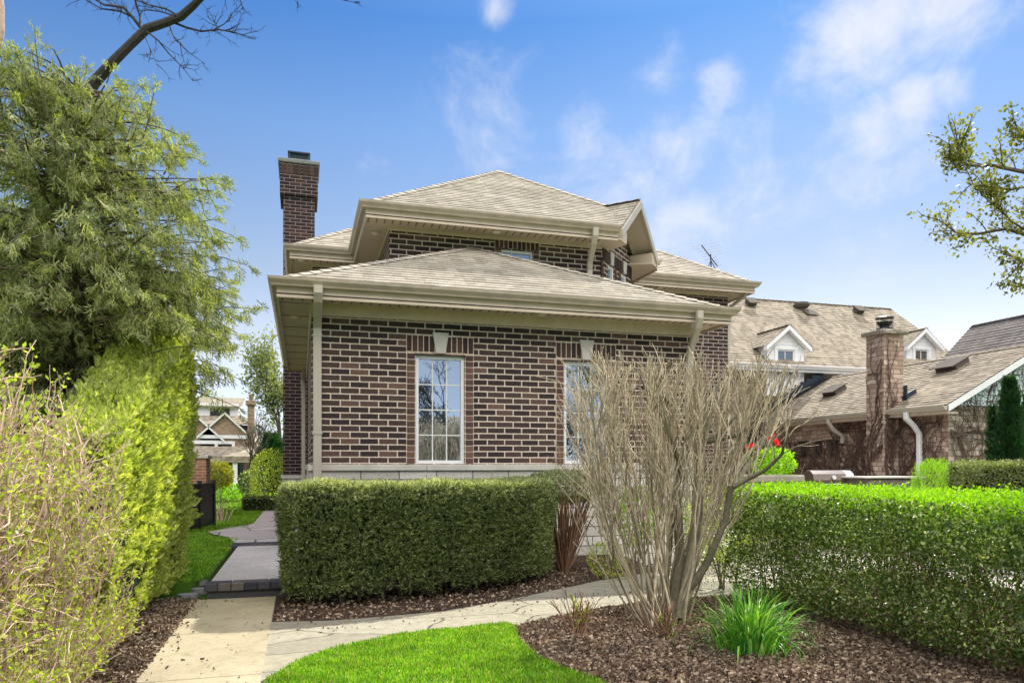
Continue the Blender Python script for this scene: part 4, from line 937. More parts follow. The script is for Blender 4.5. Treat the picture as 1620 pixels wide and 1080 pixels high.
g=MB(); rl=[(-14,9.9),(-1.3,9.7),(-1.14,10.2),(-1.14,15.2),(-1.05,24),(.3,24),(1.0,30),(9,60),(9,80),(-60,80),(-60,9.9)]
g.prism(rl,-.05,PZ-.03); structure('rear_lawn',g,M['ground'])
# loose flat stones by the step
for i,(px,py,s_) in enumerate(((303,925,.16),(316,933,.13),(309,915,.15),(298,940,.14),(322,922,.1),(312,928,.12))):
    x,y=G(px,py,.05); r0=random.uniform(0,3); g=MB(); n=7
    poly=[(x+s_*random.uniform(.75,1.1)*math.cos(r0+k*2*math.pi/n),y+s_*.7*random.uniform(.75,1.1)*math.sin(r0+k*2*math.pi/n)) for k in range(n)]
    zb=.0 if i<4 else .07; g.prism(poly,zb,zb+random.uniform(.05,.08)); o=g.build('flat_stone',M['drystone']); tag(o,'flat grey loose stone in the small pile left of the paver step','stone','loose stones beside the step')
# ------------------------------------------------------------------ mulch chips and grass
def chips(polys, dens, size, name, mat, z=.0):
    P_=[]
    for poly,dn in zip(polys,dens):
        xs=[p[0] for p in poly]; ys_=[p[1] for p in poly]; A=(max(xs)-min(xs))*(max(ys_)-min(ys_)); n=int(A*dn)
        x=rng.uniform(min(xs),max(xs),n); y=rng.uniform(min(ys_),max(ys_),n); k=inpoly(x,y,poly); P_.append(np.stack([x[k],y[k],np.full(k.sum(),z)+rng.uniform(0,.03,k.sum())],1))
    p=np.concatenate(P_); n=len(p)
    TV=np.array([[-.3,0,-.5],[.3,.06,-.5],[.25,.1,.5],[-.3,.02,.5]]); TF=np.array([[0,1,2,3]])
    d=rng.normal(size=(n,3)); d[:,2]*=.35; V,F=scatter(TV,TF,p,d,rng.uniform(.5,1.4,n)*size,roll=rng.normal(np.pi/2,.5,n))
    return np_mesh(name,V,F,mat)
o=chips([[(-2.2,4.2),(-1.16,4.2),(-1.16,9.4),(-2.2,9.4)],GP(up_)+[(5.2,10.5),(-.1,10.5)],SOIL[3],SOIL[0]],[5200,500,5600,500],.027,'mulch_chips',M['chip'],.0); tag(o,kind='stuff',cat='mulch',label='brown wood mulch chips spread over the planting beds')
o=chips([[(-1.22,3.5),(-1.0,3.5),(-1.0,9.2),(-1.22,9.2)],[(-1.2,3.5),(-.3,3.5),(-.3,9.2),(-1.2,9.2)],[(-.3,6.9),(5,7.9),(4.6,8.6),(-.3,7.6)]],[110,14,40],.024,'spilled_chips',M['chip'],.014); tag(o,kind='stuff',cat='mulch',label='brown wood chips spilled onto the edges of the pale paths')
lawn=GP([(424,1078),(470,1050),(520,1030),(640,1005),(800,988),(813,992),(820,1015),(850,1042),(905,1066),(950,1080)])+[(1.95,4.0),(2.2,2.2),(-.25,2.2)]
g=MB(); g.sheet(lawn[::-1],.012); structure('front_lawn',g,M['ground'])
def grass_pts(poly,dens,z):
    xs=[p[0] for p in poly]; ys_=[p[1] for p in poly]; n=int((max(xs)-min(xs))*(max(ys_)-min(ys_))*dens)
    x=rng.uniform(min(xs),max(xs),n); y=rng.uniform(min(ys_),max(ys_),n); k=inpoly(x,y,poly); return np.stack([x[k],y[k],np.full(k.sum(),z)],1)
def blades(p,h,w):
    n=len(p); TV=np.array([[-.5,0,0],[.5,0,0],[.35,.25,.6],[-.35,.25,.6],[.0,.8,1.0]]); 
    d=rng.normal(size=(n,3))*.28; d[:,2]=1
    T=TV.copy(); T[:,0]*=w/h; V1,F1=scatter(T[:,:],np.array([[0,1,2,3]]),p,d,h*rng.uniform(.5,1.25,n))
    return V1,F1
pts=grass_pts([(a_,b_) for a_,b_ in lawn if True],1,.01)
near=[q for q in lawn]; near=[(x,max(y,4.3)) for x,y in near]
m_=grass_pts(near,16000,.01); k_=surf_noise(m_*[1,1,0]+[0,0,.3],4,3); hv=.045*(1+.45*surf_noise(m_[k_>-.25]*[1,1,0],7,8)); TVb=m_[k_>-.25]; V1=blades(TVb[hv>.043],.058,.0065); V1d=blades(TVb[hv<=.043],.040,.006); V1=merge([V1,V1d]); V1b=blades(m_[k_<=-.25][::2],.036,.006)
ed=[]
for i in range(len(lawn)-3):
    a_=np.array(lawn[i]); b_=np.array(lawn[i+1]); nn_=int(np.linalg.norm(b_-a_)*520); t_=rng.uniform(0,1,(nn_,1)); ed.append(np.concatenate([a_+(b_-a_)*t_+rng.normal(0,.018,(nn_,2)),np.full((nn_,1),.0)],1))
V1c=blades(np.concatenate(ed),.05,.007); V1=merge([V1,V1b,V1c])
e_=grass_pts([(-6,9.9),(-1.18,9.75),(-1.15,15),(-2,16),(-1.15,18),(-1.1,24),(-5,24),(-6,20)],2200,PZ-.03); V2=blades(e_,.06,.012)
f_=grass_pts([(-9,24),(.3,24),(1,30),(4,45),(-16,45)],130,PZ-.03); V3=blades(f_,.08,.05)
V,F=merge([V1,V2,V3]); o=np_mesh('grass',V,F,M['grass']); tag(o,kind='stuff',cat='grass',label='bright green mown grass of the lawns')
# ------------------------------------------------------------------ vegetation helpers
def grow(mb, p, d, ln, r0, r1, segs=5, wander=.12, up=.0, n=4, m=0):
    p=Vector(p); d=Vector(d).normalized(); pts=[p.copy()]; rad=[r0]; st=ln/segs
    for i in range(segs):
        d=(d+Vector((random.gauss(0,wander),random.gauss(0,wander),random.gauss(0,wander)+up))).normalized(); p=p+d*st; pts.append(p.copy()); rad.append(r0+(r1-r0)*(i+1)/segs)
    mb.tube(pts,rad,n,m,cap=False); return pts,d
def at(pts,f):
    k=f*(len(pts)-1); i=min(int(k),len(pts)-2); return pts[i].lerp(pts[i+1],k-i),(pts[i+1]-pts[i]).normalized()
def perp(d):
    v=Vector((random.gauss(0,1),random.gauss(0,1),random.gauss(0,1))); v-=d*v.dot(d); return v.normalized()
def rect(mb,p,d,ln,r,depth,tips,spread=.7,kids=(2,4),ratio=.68,up=.05,wander=.1,minr=.003,n=5,segs=5):
    pts,dd=grow(mb,p,d,ln,r,max(minr,r*.55),segs,wander,up,max(3,n))
    if depth==0: tips.append(pts); return
    for k in range(random.randint(*kids)):
        f=random.uniform(.35,1); q,qd=at(pts,f); nd=(qd+perp(qd)*random.uniform(.5,1.2)*spread).normalized()
        rect(mb,q,nd,ln*ratio*random.uniform(.75,1.15),max(minr,r*.55*(1.1-.3*f)),depth-1,tips,spread,kids,ratio,up,wander,minr,n-1,segs)
    rect(mb,pts[-1],dd,ln*ratio,max(minr,r*.5),depth-1,tips,spread,kids,ratio,up,wander,minr,n-1,segs)
def leaf_on(tips,per,size,mat,name,parent,jit=.05,up=.3,tpl=None,fmin=.2,sv=.4):
    P_=[];D_=[]
    for pts in tips:
        for _ in range(per):
            q,qd=at(pts,random.uniform(fmin,1)); P_.append((q.x+random.gauss(0,jit),q.y+random.gauss(0,jit),q.z+random.gauss(0,jit))); v=qd*.5+perp(qd)+Vector((0,0,up)); D_.append(tuple(v))
    TV,TF=tpl or leaf_tpl(1,.6,.25); n=len(P_)
    V,F=scatter(TV,TF,np.array(P_),np.array(D_),size*rng.uniform(1-sv,1+sv,n)); return np_mesh(name,V,F,mat,parent)
def hedge_surface(poly,z0,z1,n,rough=.04,taper=0,round_=.1):
    """points and normals on the sides and top of an extruded outline"""
    pl=np.array(poly); nx=np.roll(pl,-1,0); e=nx-pl; L_=np.linalg.norm(e,axis=1); area=0.5*abs(np.sum(pl[:,0]*nx[:,1]-nx[:,0]*pl[:,1])); side=L_.sum()*(z1-z0)
    sgn=1 if np.sum(pl[:,0]*nx[:,1]-nx[:,0]*pl[:,1])>0 else -1
    ns=int(n*side/(side+area)); nt_=n-ns
    i=rng.choice(len(pl),ns,p=L_/L_.sum()); t=rng.uniform(0,1,ns); xy=pl[i]+e[i]*t[:,None]; z=rng.uniform(z0,z1,ns)
    en=np.stack([e[:,1],-e[:,0]],1)*sgn/L_[:,None]; nn=en[i]; 
    h=(z-z0)/(z1-z0); inset=taper*(1-h)**2+round_*np.clip((h-.9)/.1,0,1)**2
    p=np.concatenate([xy-nn*inset[:,None],z[:,None]],1); nrm=np.concatenate([nn,(np.clip((h-.88)/.12,0,1)*.8)[:,None]],1)
    x=rng.uniform(pl[:,0].min(),pl[:,0].max(),nt_*4); y=rng.uniform(pl[:,1].min(),pl[:,1].max(),nt_*4); k=inpoly(x,y,poly); x=x[k][:nt_]; y=y[k][:nt_]
    pt=np.stack([x,y,np.full(len(x),z1)],1); nt2=np.tile([0,0,1.],(len(x),1))
    p=np.concatenate([p,pt]); nrm=norm(np.concatenate([nrm,nt2])); dsp=surf_noise(p,2.2)*rough+rng.normal(0,rough*.35,len(p))
    return p+nrm*dsp[:,None],nrm
def shrink(poly,c):
    pl=np.array(poly); m=pl.mean(0); d=pl-m; r=np.linalg.norm(d,axis=1,keepdims=True); return [tuple(q) for q in (m+d*(1-c/np.maximum(r,.3)))]
# ------------------------------------------------------------------ clipped yew hedge left of centre
YH=thing('yew_hedge','dense dark green clipped yew hedge with rounded corners in front of the garage wall','hedge',(1.5,9,0))
yp=[(-.20,8.62),(-.12,8.44),(.1,8.36),(.7,8.38),(1.5,8.48),(2.3,8.78),(3.0,9.2),(3.38,9.62),(3.48,9.95),(3.35,10.3),(3.0,10.42),(2.5,10.2),(1.9,9.8),(1.1,9.5),(.2,9.38),(-.12,9.3),(-.22,9.1)]
p,nr=hedge_surface(yp,.10,1.315,42000,.055,.06,.03)
keep=(p[:,2]>.12)|(rng.uniform(size=len(p))<.5); p=p[keep]; nr=nr[keep]
low_=p[:,2]<.35; p[low_,2]+=0.10*np.abs(surf_noise(p[low_],5))
TV,TF=sprig_tpl(7,1,.5,.13,55,False)
d=nr*.7+rng.normal(0,.45,p.shape)+np.array([0,0,.35]); V,F=scatter(TV,TF,p-nr*rng.uniform(0,.05,len(p))[:,None],d,rng.uniform(.04,.085,len(p)))
np_mesh('foliage',V,F,M['yew'],YH)
q_=(nr[:,2]>.55)&(rng.uniform(size=len(p))<.75)|((p[:,2]>1.17)&(rng.uniform(size=len(p))<.35))|((p[:,0]>2.9)&(rng.uniform(size=len(p))<.18)); pp=p[q_]+rng.normal(0,.012,(q_.sum(),3))+np.array([0,0,.012]); V,F=scatter(TV,TF,pp,nr[q_]*.5+rng.normal(0,.5,pp.shape)+np.array([0,0,.5]),rng.uniform(.035,.065,len(pp))); np_mesh('bright_growth',V,F,M['yewlit'],YH)  # paler sprigs paint the sunlit look of the top and right end
g=MB(); g.prism(shrink(yp,.2),.25,1.23); g.build('dark_core',M['yewcore'],YH)  # solid dark core that blocks the view through the foliage
g=MB()
for i in range(26):
    x,y=random.choice(shrink(yp,.3)); c=Vector((1.5,9.15,0)).lerp(Vector((x,y,0)),random.uniform(.5,1)); grow(g,c,(random.gauss(0,.3),random.gauss(0,.3),1),.5,.02,.012,3,.15,.1,5)
g.build('stem',M['bark'],YH)
# ------------------------------------------------------------------ loose hedge on the right
PH=thing('privet_hedge','long loose leafy green hedge with a lime green top across the right foreground','hedge',(5.3,5,0))
hx0,hx1,hy0,hy1=4.78,5.85,1.6,7.55
def hp(n,zlo,zhi,bias):
    x=hx0+(hx1-hx0)*rng.beta(*bias,n); y=rng.uniform(hy0,hy1,n); z=rng.uniform(zlo,zhi,n); return np.stack([x,y,z],1)
p=hp(165000,.12,1.30,(.6,1.2)); dn=.5+.9*surf_noise(p,2.6,2)+.35*surf_noise(p,6,5)
h=p[:,2]; prob=np.clip(.5+dn*.45,0.10,1)*np.where(h<.45,.50+.9*h,1)*np.where((h>.60)&(h<.82),.7,1)*np.where(h>1.05,1.2,1)
k=rng.uniform(size=len(p))<prob; p=p[k]; p[:,0]-=surf_noise(p,3,1)*.10; p[:,0]+=np.clip(.40-p[:,2],0,1)*.35; k2=(surf_noise(p,7,9)>-.38)|(rng.uniform(size=len(p))<.3); p=p[k2]
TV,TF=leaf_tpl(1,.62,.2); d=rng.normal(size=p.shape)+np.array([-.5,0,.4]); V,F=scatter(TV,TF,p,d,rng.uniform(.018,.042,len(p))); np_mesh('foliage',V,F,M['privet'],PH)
p=hp(42000,1.20,1.37,(1,1)); p[:,2]+=.03*surf_noise(p,3,4)+.02*rng.normal(size=len(p)); d=rng.normal(size=p.shape)*.6+np.array([0,0,.8]); V,F=scatter(TV,TF,p,d,rng.uniform(.018,.032,len(p))); np_mesh('bright_growth',V,F,M['privtop'],PH)
# looser leaves trailing off the far end
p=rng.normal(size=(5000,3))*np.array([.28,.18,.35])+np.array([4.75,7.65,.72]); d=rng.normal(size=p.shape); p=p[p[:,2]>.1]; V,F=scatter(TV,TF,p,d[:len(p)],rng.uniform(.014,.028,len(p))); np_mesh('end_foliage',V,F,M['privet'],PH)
g=MB()
for i in range(330):
    y=random.uniform(hy0,hy1); x=random.uniform(hx0+.32,hx1-.15); pts,dd=grow(g,(x,y,0),(random.gauss(.05,.14),random.gauss(0,.22),1),random.uniform(.8,1.15),.007,.003,5,.13,.08,4)
    for _ in range(4):
        q,qd=at(pts,random.uniform(.25,.95)); grow(g,q,qd+perp(qd)*.8,.22,.003,.0015,3,.15,.1,3)
g.build('branches',M['brown_twig'],PH)
# ------------------------------------------------------------------ big loose conifer
CN=thing('cypress_tree','tall loose drooping conifer filling the upper left with sky showing through','tree',(-2.55,9.6,0))
cb_=Vector((-2.55,9.7,0)); g=MB(); pts=[cb_+Vector((0.03*math.sin(i),.03*math.cos(i*1.3),i*.62)) for i in range(11)]; g.tube(pts,[.16-.014*i for i in range(11)],8,cap=False); g.build('trunk',M['bark'],CN)
def crad(z): 
    zs=[.3,1,2,2.7,3.1,4,4.8,5.5,6.0,6.35]; rs=[1.2,1.5,1.6,1.7,1.85,1.85,1.68,1.4,1.05,.6]
    return float(np.interp(z,zs,rs))
g=MB(); SP=[];SD=[];SS=[]
for i in range(520):
    z=random.uniform(.8,6.2) if i<430 else random.uniform(2.4,4.4); a=random.uniform(0,2*math.pi); Rr=crad(z+.1)*random.uniform(.75,1.1)*(.55 if (z<2.8 and math.cos(a)>.15) else 1)
    d=Vector((math.cos(a),math.sin(a),.55)); pts,dd=grow(g,cb_+Vector((0,0,z-.35*Rr*.6)),d,Rr*1.05,.018,.004,7,.10,-.10,4)
    nsp=int(19*Rr)
    for _ in range(5): SP.append(tuple(pts[-1]+Vector((random.gauss(0,.02),random.gauss(0,.02),0)))); SD.append(tuple(dd+perp(dd)*.35+Vector((0,0,-.3)))); SS.append(random.uniform(.1,.2))
    for _ in range(nsp):
        q,qd=at(pts,random.uniform(.22,1)); SP.append((q.x+random.gauss(0,.07),q.y+random.gauss(0,.07),q.z+random.gauss(0,.06))); o_=Vector((math.cos(a),math.sin(a),0)); v=qd*.45+perp(qd)*.65+Vector((0,0,-1.0)); SD.append(tuple(v)); SS.append(random.uniform(.11,.27))
for i in range(40):   # leader shoots at the top
    a=random.uniform(0,6.3); r_=random.uniform(0,1.1); pts,dd=grow(g,cb_+Vector((r_*math.cos(a),r_*math.sin(a),5.3)),(math.cos(a)*.5,math.sin(a)*.5,1),random.uniform(.7,1.15)-.35*r_,.01,.003,5,.12,0,4)
    for _ in range(16):
        q,qd=at(pts,random.uniform(.2,1)); SP.append(tuple(q)); SD.append(tuple(qd+perp(qd)*.8)); SS.append(random.uniform(.09,.18))
g.build('branches',M['bark'],CN)
SP=np.array(SP);SD=np.array(SD);SS=np.array(SS)
ks=rng.integers(0,3,len(SP)); parts=[]
for j in range(3):
    TV,TF=fan_tpl(3,1.0,.075); k=ks==j; parts.append(scatter(TV,TF,SP[k],SD[k],SS[k]))
V,F=merge(parts); np_mesh('foliage',V,F,M['cypress'],CN); print('cypress quads',len(F))
# ------------------------------------------------------------------ clipped lime arborvitae hedge along the path
AH=thing('arborvitae_hedge','tall yellow green arborvitae hedge standing along the left edge of the concrete path','hedge',(-1.9,8.7,0))
ap=[(-1.62,7.2),(-1.50,8.0),(-1.40,9.0),(-1.34,9.8),(-1.38,10.3),(-1.5,10.6),(-1.95,10.6),(-2.1,10.2),(-2.12,7.5),(-1.95,7.15)]
p,nr=hedge_surface(ap,.14,3.05,27000,.09,.12,.25)
topz=np.clip(1.85+(p[:,1]-7.2)*.50,1.8,3.15); p[:,2]*=topz/3.05
TV,TF=sprig_tpl(9,1,.5,.16,42,True)
d=nr*.5+rng.normal(0,.35,p.shape)+np.array([0,0,.75]); V,F=scatter(TV,TF,p-nr*rng.uniform(0,.08,len(p))[:,None],d,rng.uniform(.05,.105,len(p))); np_mesh('foliage',V,F,M['lime'],AH)
g=MB(); sa=shrink(ap,.33); g.raw([(x,y,.3) for x,y in sa]+[(x,y,min(2.85,1.55+(y-7.2)*.48)) for x,y in sa],[tuple(range(len(sa)-1,-1,-1)),tuple(range(len(sa),2*len(sa)))]+[(i,(i+1)%len(sa),(i+1)%len(sa)+len(sa),i+len(sa)) for i in range(len(sa))]); g.build('dark_core',M['yewcore'],AH)
g=MB()
for y in (7.5,8.2,8.9,9.6,10.2): g.tube([(-1.9,y,0),(-1.9,y+.05,1.2)],[.06,.04],7)
g.build('trunks',M['bark'],AH)
# ------------------------------------------------------------------ twiggy shrub row, left foreground
def grow_in(mb,p,d,*a,lim=-1.24):
    for _ in range(6):
        b=(len(mb.v),len(mb.f)); pts,dd=grow(mb,p,d,*a)
        if max(q.x+.035*(q.y-3.4) for q in pts)<lim and max(q.y for q in pts)<7.1: return pts,dd
        del mb.v[b[0]:]; del mb.f[b[1]:]; del mb.m[b[1]:]; d=(d[0]-.25,d[1]-.08,d[2])
    return [Vector(p),Vector(p)+Vector((0,0,.01))],dd
FS=thing('twiggy_shrub','tangled tan twiggy shrub with small fresh green leaves at the left edge','shrub',(-1.9,5.3,0))
g=MB(); tips=[]
for i in range(560):
    y=random.uniform(3.4,7.1); xf=-1.42-.06*(y-3.4)*1.0; x=xf-abs(random.gauss(0,.40))-.12; ln=random.uniform(1.15,2.3)*(1.0 if y<6.0 else .88)
    pts,dd=grow_in(g,(x,y,0),(random.gauss(-.05,.19),random.gauss(0,.26),1),ln,random.uniform(.006,.012),.0035,8,.14,.03,5); 
    for _ in range(10):
        q,qd=at(pts,random.uniform(.2,1)); p2,d2=grow_in(g,q,qd+perp(qd)*random.uniform(.6,1.3),random.uniform(.2,.65),.0045,.002,5,.26,.0,3); tips.append(p2)
        if random.random()<.6:
            q,qd=at(p2,random.uniform(.3,.9)); p3,d3=grow(g,q,qd+perp(qd)*.9,random.uniform(.1,.25),.003,.0015,3,.2,.05,3); tips.append(p3)
for i in range(170):
    y=random.uniform(3.8,7.2); pts,dd=grow(g,(-1.36-.05*(y-3.4)-abs(random.gauss(0,.07)),y,0),(random.gauss(.05,.3),random.gauss(0,.4),1),random.uniform(.25,.75),.005,.0025,4,.16,.03,3); tips.append(pts)
    for _ in range(3):
        q,qd=at(pts,random.uniform(.3,1)); p2,d2=grow(g,q,qd+perp(qd)*.8,random.uniform(.1,.25),.0035,.002,3,.2,.05,3); tips.append(p2)
g.build('branches',M['tan_twig'],FS)
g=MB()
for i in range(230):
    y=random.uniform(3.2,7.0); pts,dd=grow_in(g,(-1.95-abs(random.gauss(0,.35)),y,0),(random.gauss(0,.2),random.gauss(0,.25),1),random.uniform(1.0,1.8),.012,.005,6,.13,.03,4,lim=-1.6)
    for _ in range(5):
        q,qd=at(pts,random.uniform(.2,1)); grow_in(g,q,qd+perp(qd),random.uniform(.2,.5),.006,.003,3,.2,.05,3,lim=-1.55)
g.build('shade_stems',M['shade_twig'],FS)  # dark stems added at the back to imitate the shaded gaps
leaf_on(tips,6,.030,M['young'],'leaves',FS,.012,.5)
# ------------------------------------------------------------------ the large bare shrub
BS=thing('bare_shrub','large leafless multi stemmed shrub in the mulch bed, tips cut level','shrub',(3.45,6.5,0))
bc=Vector((*G(1050,988),0)); g=MB(); tw=MB()
def stem(base,top,r0,r1,bend=.12,segs=9,n=7):
    base=Vector(base); top=Vector(top); c=perp((top-base).normalized())*bend; pts=[]; rad=[]
    for i in range(segs+1):
        f=i/segs; q=base.lerp(top,f); hor=Vector((top.x-base.x,top.y-base.y,0)); q+=hor*(.13*math.sin(math.pi*f)); q+=c*math.sin(math.pi*f*1.3)*.5+Vector((random.gauss(0,.012),random.gauss(0,.012),0)); pts.append(q); rad.append(r0+(r1-r0)*f**.8)
    g.tube(pts,rad,n,cap=False); return pts
stems=[]
def W_(px,py,t): return PT(px,py,t)
# stout trunks on the right
tr=[(W_(1072,975,7.25),W_(1110,700,7.3),.085,.045),(W_(1060,985,7.2),W_(1075,740,7.35),.06,.04),(W_(1082,940,7.25),W_(1160,770,7.1),.045,.028),(W_(1050,985,7.2),W_(1060,640,7.6),.035,.016)]
g_main=g; g=MB()
for a_,b_,r0,r1 in tr:
    pts=stem(a_,b_,r0,r1,.05,7,9); stems.append(pts)
tops=[(tr[0][1],1190,600),(tr[0][1],1130,590),(tr[0][1],1225,640),(tr[1][1],1040,600),(tr[1][1],1090,580),(tr[2][1],1240,600),(tr[2][1],1200,680),(tr[1][1],1010,590),(tr[0][1],1160,580),(tr[2][1],1255,690),(tr[3][1],1050,575)]
for b_,px,py in tops: stems.append(stem(b_,W_(px+random.uniform(-8,8),py,7.2+random.uniform(-.7,.7)),.03,.009,.15,6,6))
g.build('trunks',M['trunk_twig'],BS); g=g_main
for i in range(60):
    px=random.uniform(895,1255) if i%3 else random.uniform(890,1050); t=7.2+random.gauss(0,.45)
    bx=bc.x+random.gauss(0,.10)+(px-1060)/1150*1.15; by=bc.y+random.gauss(0,.14)
    hi=560+random.uniform(0,60)+max(0,(960-px))*random.uniform(.3,2.4)
    stems.append(stem((bx,by,0),W_(px,hi,t),random.uniform(.007,.0145),.0045,.16,9,5))
for pts in stems:
    L_=(pts[-1]-pts[0]).length
    for _ in range(int(3+L_*6.0)):
        f=random.uniform(.12,1)**.55; q,qd=at(pts,f); ln=random.uniform(.25,.65)*(1.25-.55*f)
        p2,d2=grow(tw,q,qd*1.1+perp(qd)*random.uniform(.3,.75)+Vector((0,0,.3)),ln,.0052,.0026,4,.14,.08,4)
        for __ in range(random.randint(1,3)):
            q2,qd2=at(p2,random.uniform(.3,1)); e=q2+qd2*.2
            if e.z<2.68: grow(tw,q2,qd2+perp(qd2)*.6+Vector((0,0,.3)),random.uniform(.1,.26),.004,.0026,3,.12,.08,3)
# keep the sheared top
tw.v=[(x,y,min(z,2.66+.06*math.sin(x*9)+.05*math.sin(y*13))) for x,y,z in tw.v]
g.build('stems',M['grey_twig'],BS); tw.build('twigs',M['tan_twig'] if False else M['grey_twig'],BS)
# small bare shrub
def small_bare(px,py,label,ht,nst,mat,spread=.3,leafy=0,name='cut_back_shrub'):
    x,y=G(px,py); s=thing(name,label,'shrub',(x,y,0)); g=MB(); tips=[]
    for i in range(nst):
        pts,dd=grow(g,(x+random.gauss(0,.05),y+random.gauss(0,.05),0),(random.gauss(0,spread),random.gauss(0,spread),1),ht*random.uniform(.6,1.1),.006,.0035,5,.1,.05,4); tips.append(pts)
        for _ in range(3):
            q,qd=at(pts,random.uniform(.4,.95)); p2,_d=grow(g,q,qd+perp(qd)*.6,ht*.25,.004,.0025,2,.1,.1,3); tips.append(p2)
    g.build('branches',mat,s)
    if leafy: leaf_on(tips[:leafy],9,.03,M['young'],'leaves',s,.01,.5)
    return s
small_bare(915,1005,'small cut back bare shrub in the mulch beside the flagstone path',.40,26,M['brown_twig'],.33,14)
small_bare(1052,1010,'low thin suckers sprouting in front of the large bare shrub',.32,24,M['brown_twig'],.4,6,'low_suckers')
# strap leaved clump
GC=thing('grass_clump','arching clump of bright strap leaves in the mulch in front of the right hedge','plant',(*G(1188,1035),0))
cx_,cy_=G(1188,1030); V=[];F=[]
for i in range(520):
    a=random.uniform(0,6.283); r0=abs(random.gauss(0,.13)); x=cx_+r0*math.cos(a)*1.2; y=cy_+r0*math.sin(a); a+=random.gauss(0,.5); lean=random.uniform(.2,1.35)*(.55+r0*3); ln=random.uniform(.34,.66); w_=random.uniform(.006,.012); pos=np.array([x,y,0.]); el=math.pi/2-lean*.35; 
    tz=rng.normal(); sx,sy=-math.sin(a+tz*.5),math.cos(a+tz*.5); k0=len(V)
    for s_ in range(7):
        f=s_/6; ww=w_*(1-f)**.6*(1 if s_<6 else .1); V+= [pos-np.array([sx,sy,0])*ww,pos+np.array([sx,sy,0])*ww]
        pos=pos+np.array([math.cos(a)*math.cos(el),math.sin(a)*math.cos(el),math.sin(el)])*ln/6; el-=lean*.42*(.5+f)
    for s_ in range(6): F.append([k0+2*s_,k0+2*s_+1,k0+2*s_+3,k0+2*s_+2])
np_mesh('leaves',np.array(V),np.array(F),M['blade'],GC)
# landscape light
x,y=G(1046,985); LL=thing('garden_spotlight','small pale garden spotlight at the foot of the large bare shrub','lamp',(x,y,0))
g=MB(); g.tube([(x,y,0),(x,y,.07)],.008,6); g.build('stake',M['black'],LL); g=MB(); g.tube([(x-.05,y-.02,.06),(x-.02,y-.01,.085),(x+.04,y+.01,.11)],[.028,.034,.036],12); g.build('head',M['spout'],LL)
# ------------------------------------------------------------------ shrubs behind the yew hedge
x,y=3.78,10.25; s=thing('vase_shrub','vase shaped brown stemmed shrub with clipped olive top right of the yew hedge','shrub',(x,y,0)); g=MB(); tips=[]
for i in range(110):
    a=random.uniform(0,6.3); grow_=Vector((math.cos(a)*.32,math.sin(a)*.32,1)); pts,dd=grow(g,(x+.05*math.cos(a),y+.05*math.sin(a),0),grow_,random.uniform(1.1,1.45),.013,.005,6,.08,.02,5); tips.append(pts[-4:])
g.build('stems',M['brown_twig'],s)
p=rng.normal(size=(11000,3)); p=norm(p)*rng.uniform(.4,1,(11000,1))**.4*np.array([.72,.5,.26])+np.array([x,y,1.27]); TV,TF=leaf_tpl(1,.6,.2); V,F=scatter(TV,TF,p,rng.normal(size=p.shape)+[0,0,.4],rng.uniform(.022,.04,len(p))); np_mesh('foliage',V,F,M['box'],s)
def mound(name,label,c,rad,n,size,mat,cat='shrub',core=None,tpl=None,flat=.35,group=None,stems=8,smat='bark'):
    s=thing(name,label,cat,(c[0],c[1],0),group); d=norm(rng.normal(size=(n,3))); r_=rng.uniform(.45,1,(n,1))**.45; lump=(1+.16*surf_noise(d*2.2,1.5,c[0]))[:,None]
    p=d*r_*lump*np.array(rad)+np.array(c); k=p[:,2]>.03; p=p[k]; d=d[k]; TV,TF=tpl or leaf_tpl(1,.6,.2)
    V,F=scatter(TV,TF,p,d*.6+rng.normal(size=p.shape)*.6+[0,0,flat],size*rng.uniform(.6,1.3,len(p))); np_mesh('foliage',V,F,mat,s)
    g=MB()
    for i in range(stems): grow(g,(c[0]+random.gauss(0,rad[0]*.15),c[1]+random.gauss(0,rad[1]*.15),0),(random.gauss(0,.3),random.gauss(0,.3),1),max(.2,c[2]+rad[2]*.5),.014,.005,5,.1,.02,4)
    g.build('stems',M[smat],s); return s
q=PT(1008,815,10.7); mound('perennial','bright lime green leafy plant glimpsed behind the left stems of the bare shrub',(q.x,q.y,.85),(.32,.3,.45),1400,.05,M['brightleaf'])
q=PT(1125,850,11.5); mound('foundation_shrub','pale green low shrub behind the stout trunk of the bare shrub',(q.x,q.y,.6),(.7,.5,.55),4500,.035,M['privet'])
q=PT(960,880,10.2); mound('young_shrub','small green sprouting shrub behind the bare shrub at the flagstone edge',(q.x,q.y,.28),(.3,.3,.26),900,.035,M['young'])
q=PT(1150,790,9.3); mound('leafy_shrub','leafy light green shrub between the bare shrub trunk and the right hedge',(q.x,q.y,.85),(.5,.45,.55),2600,.035,M['young'])
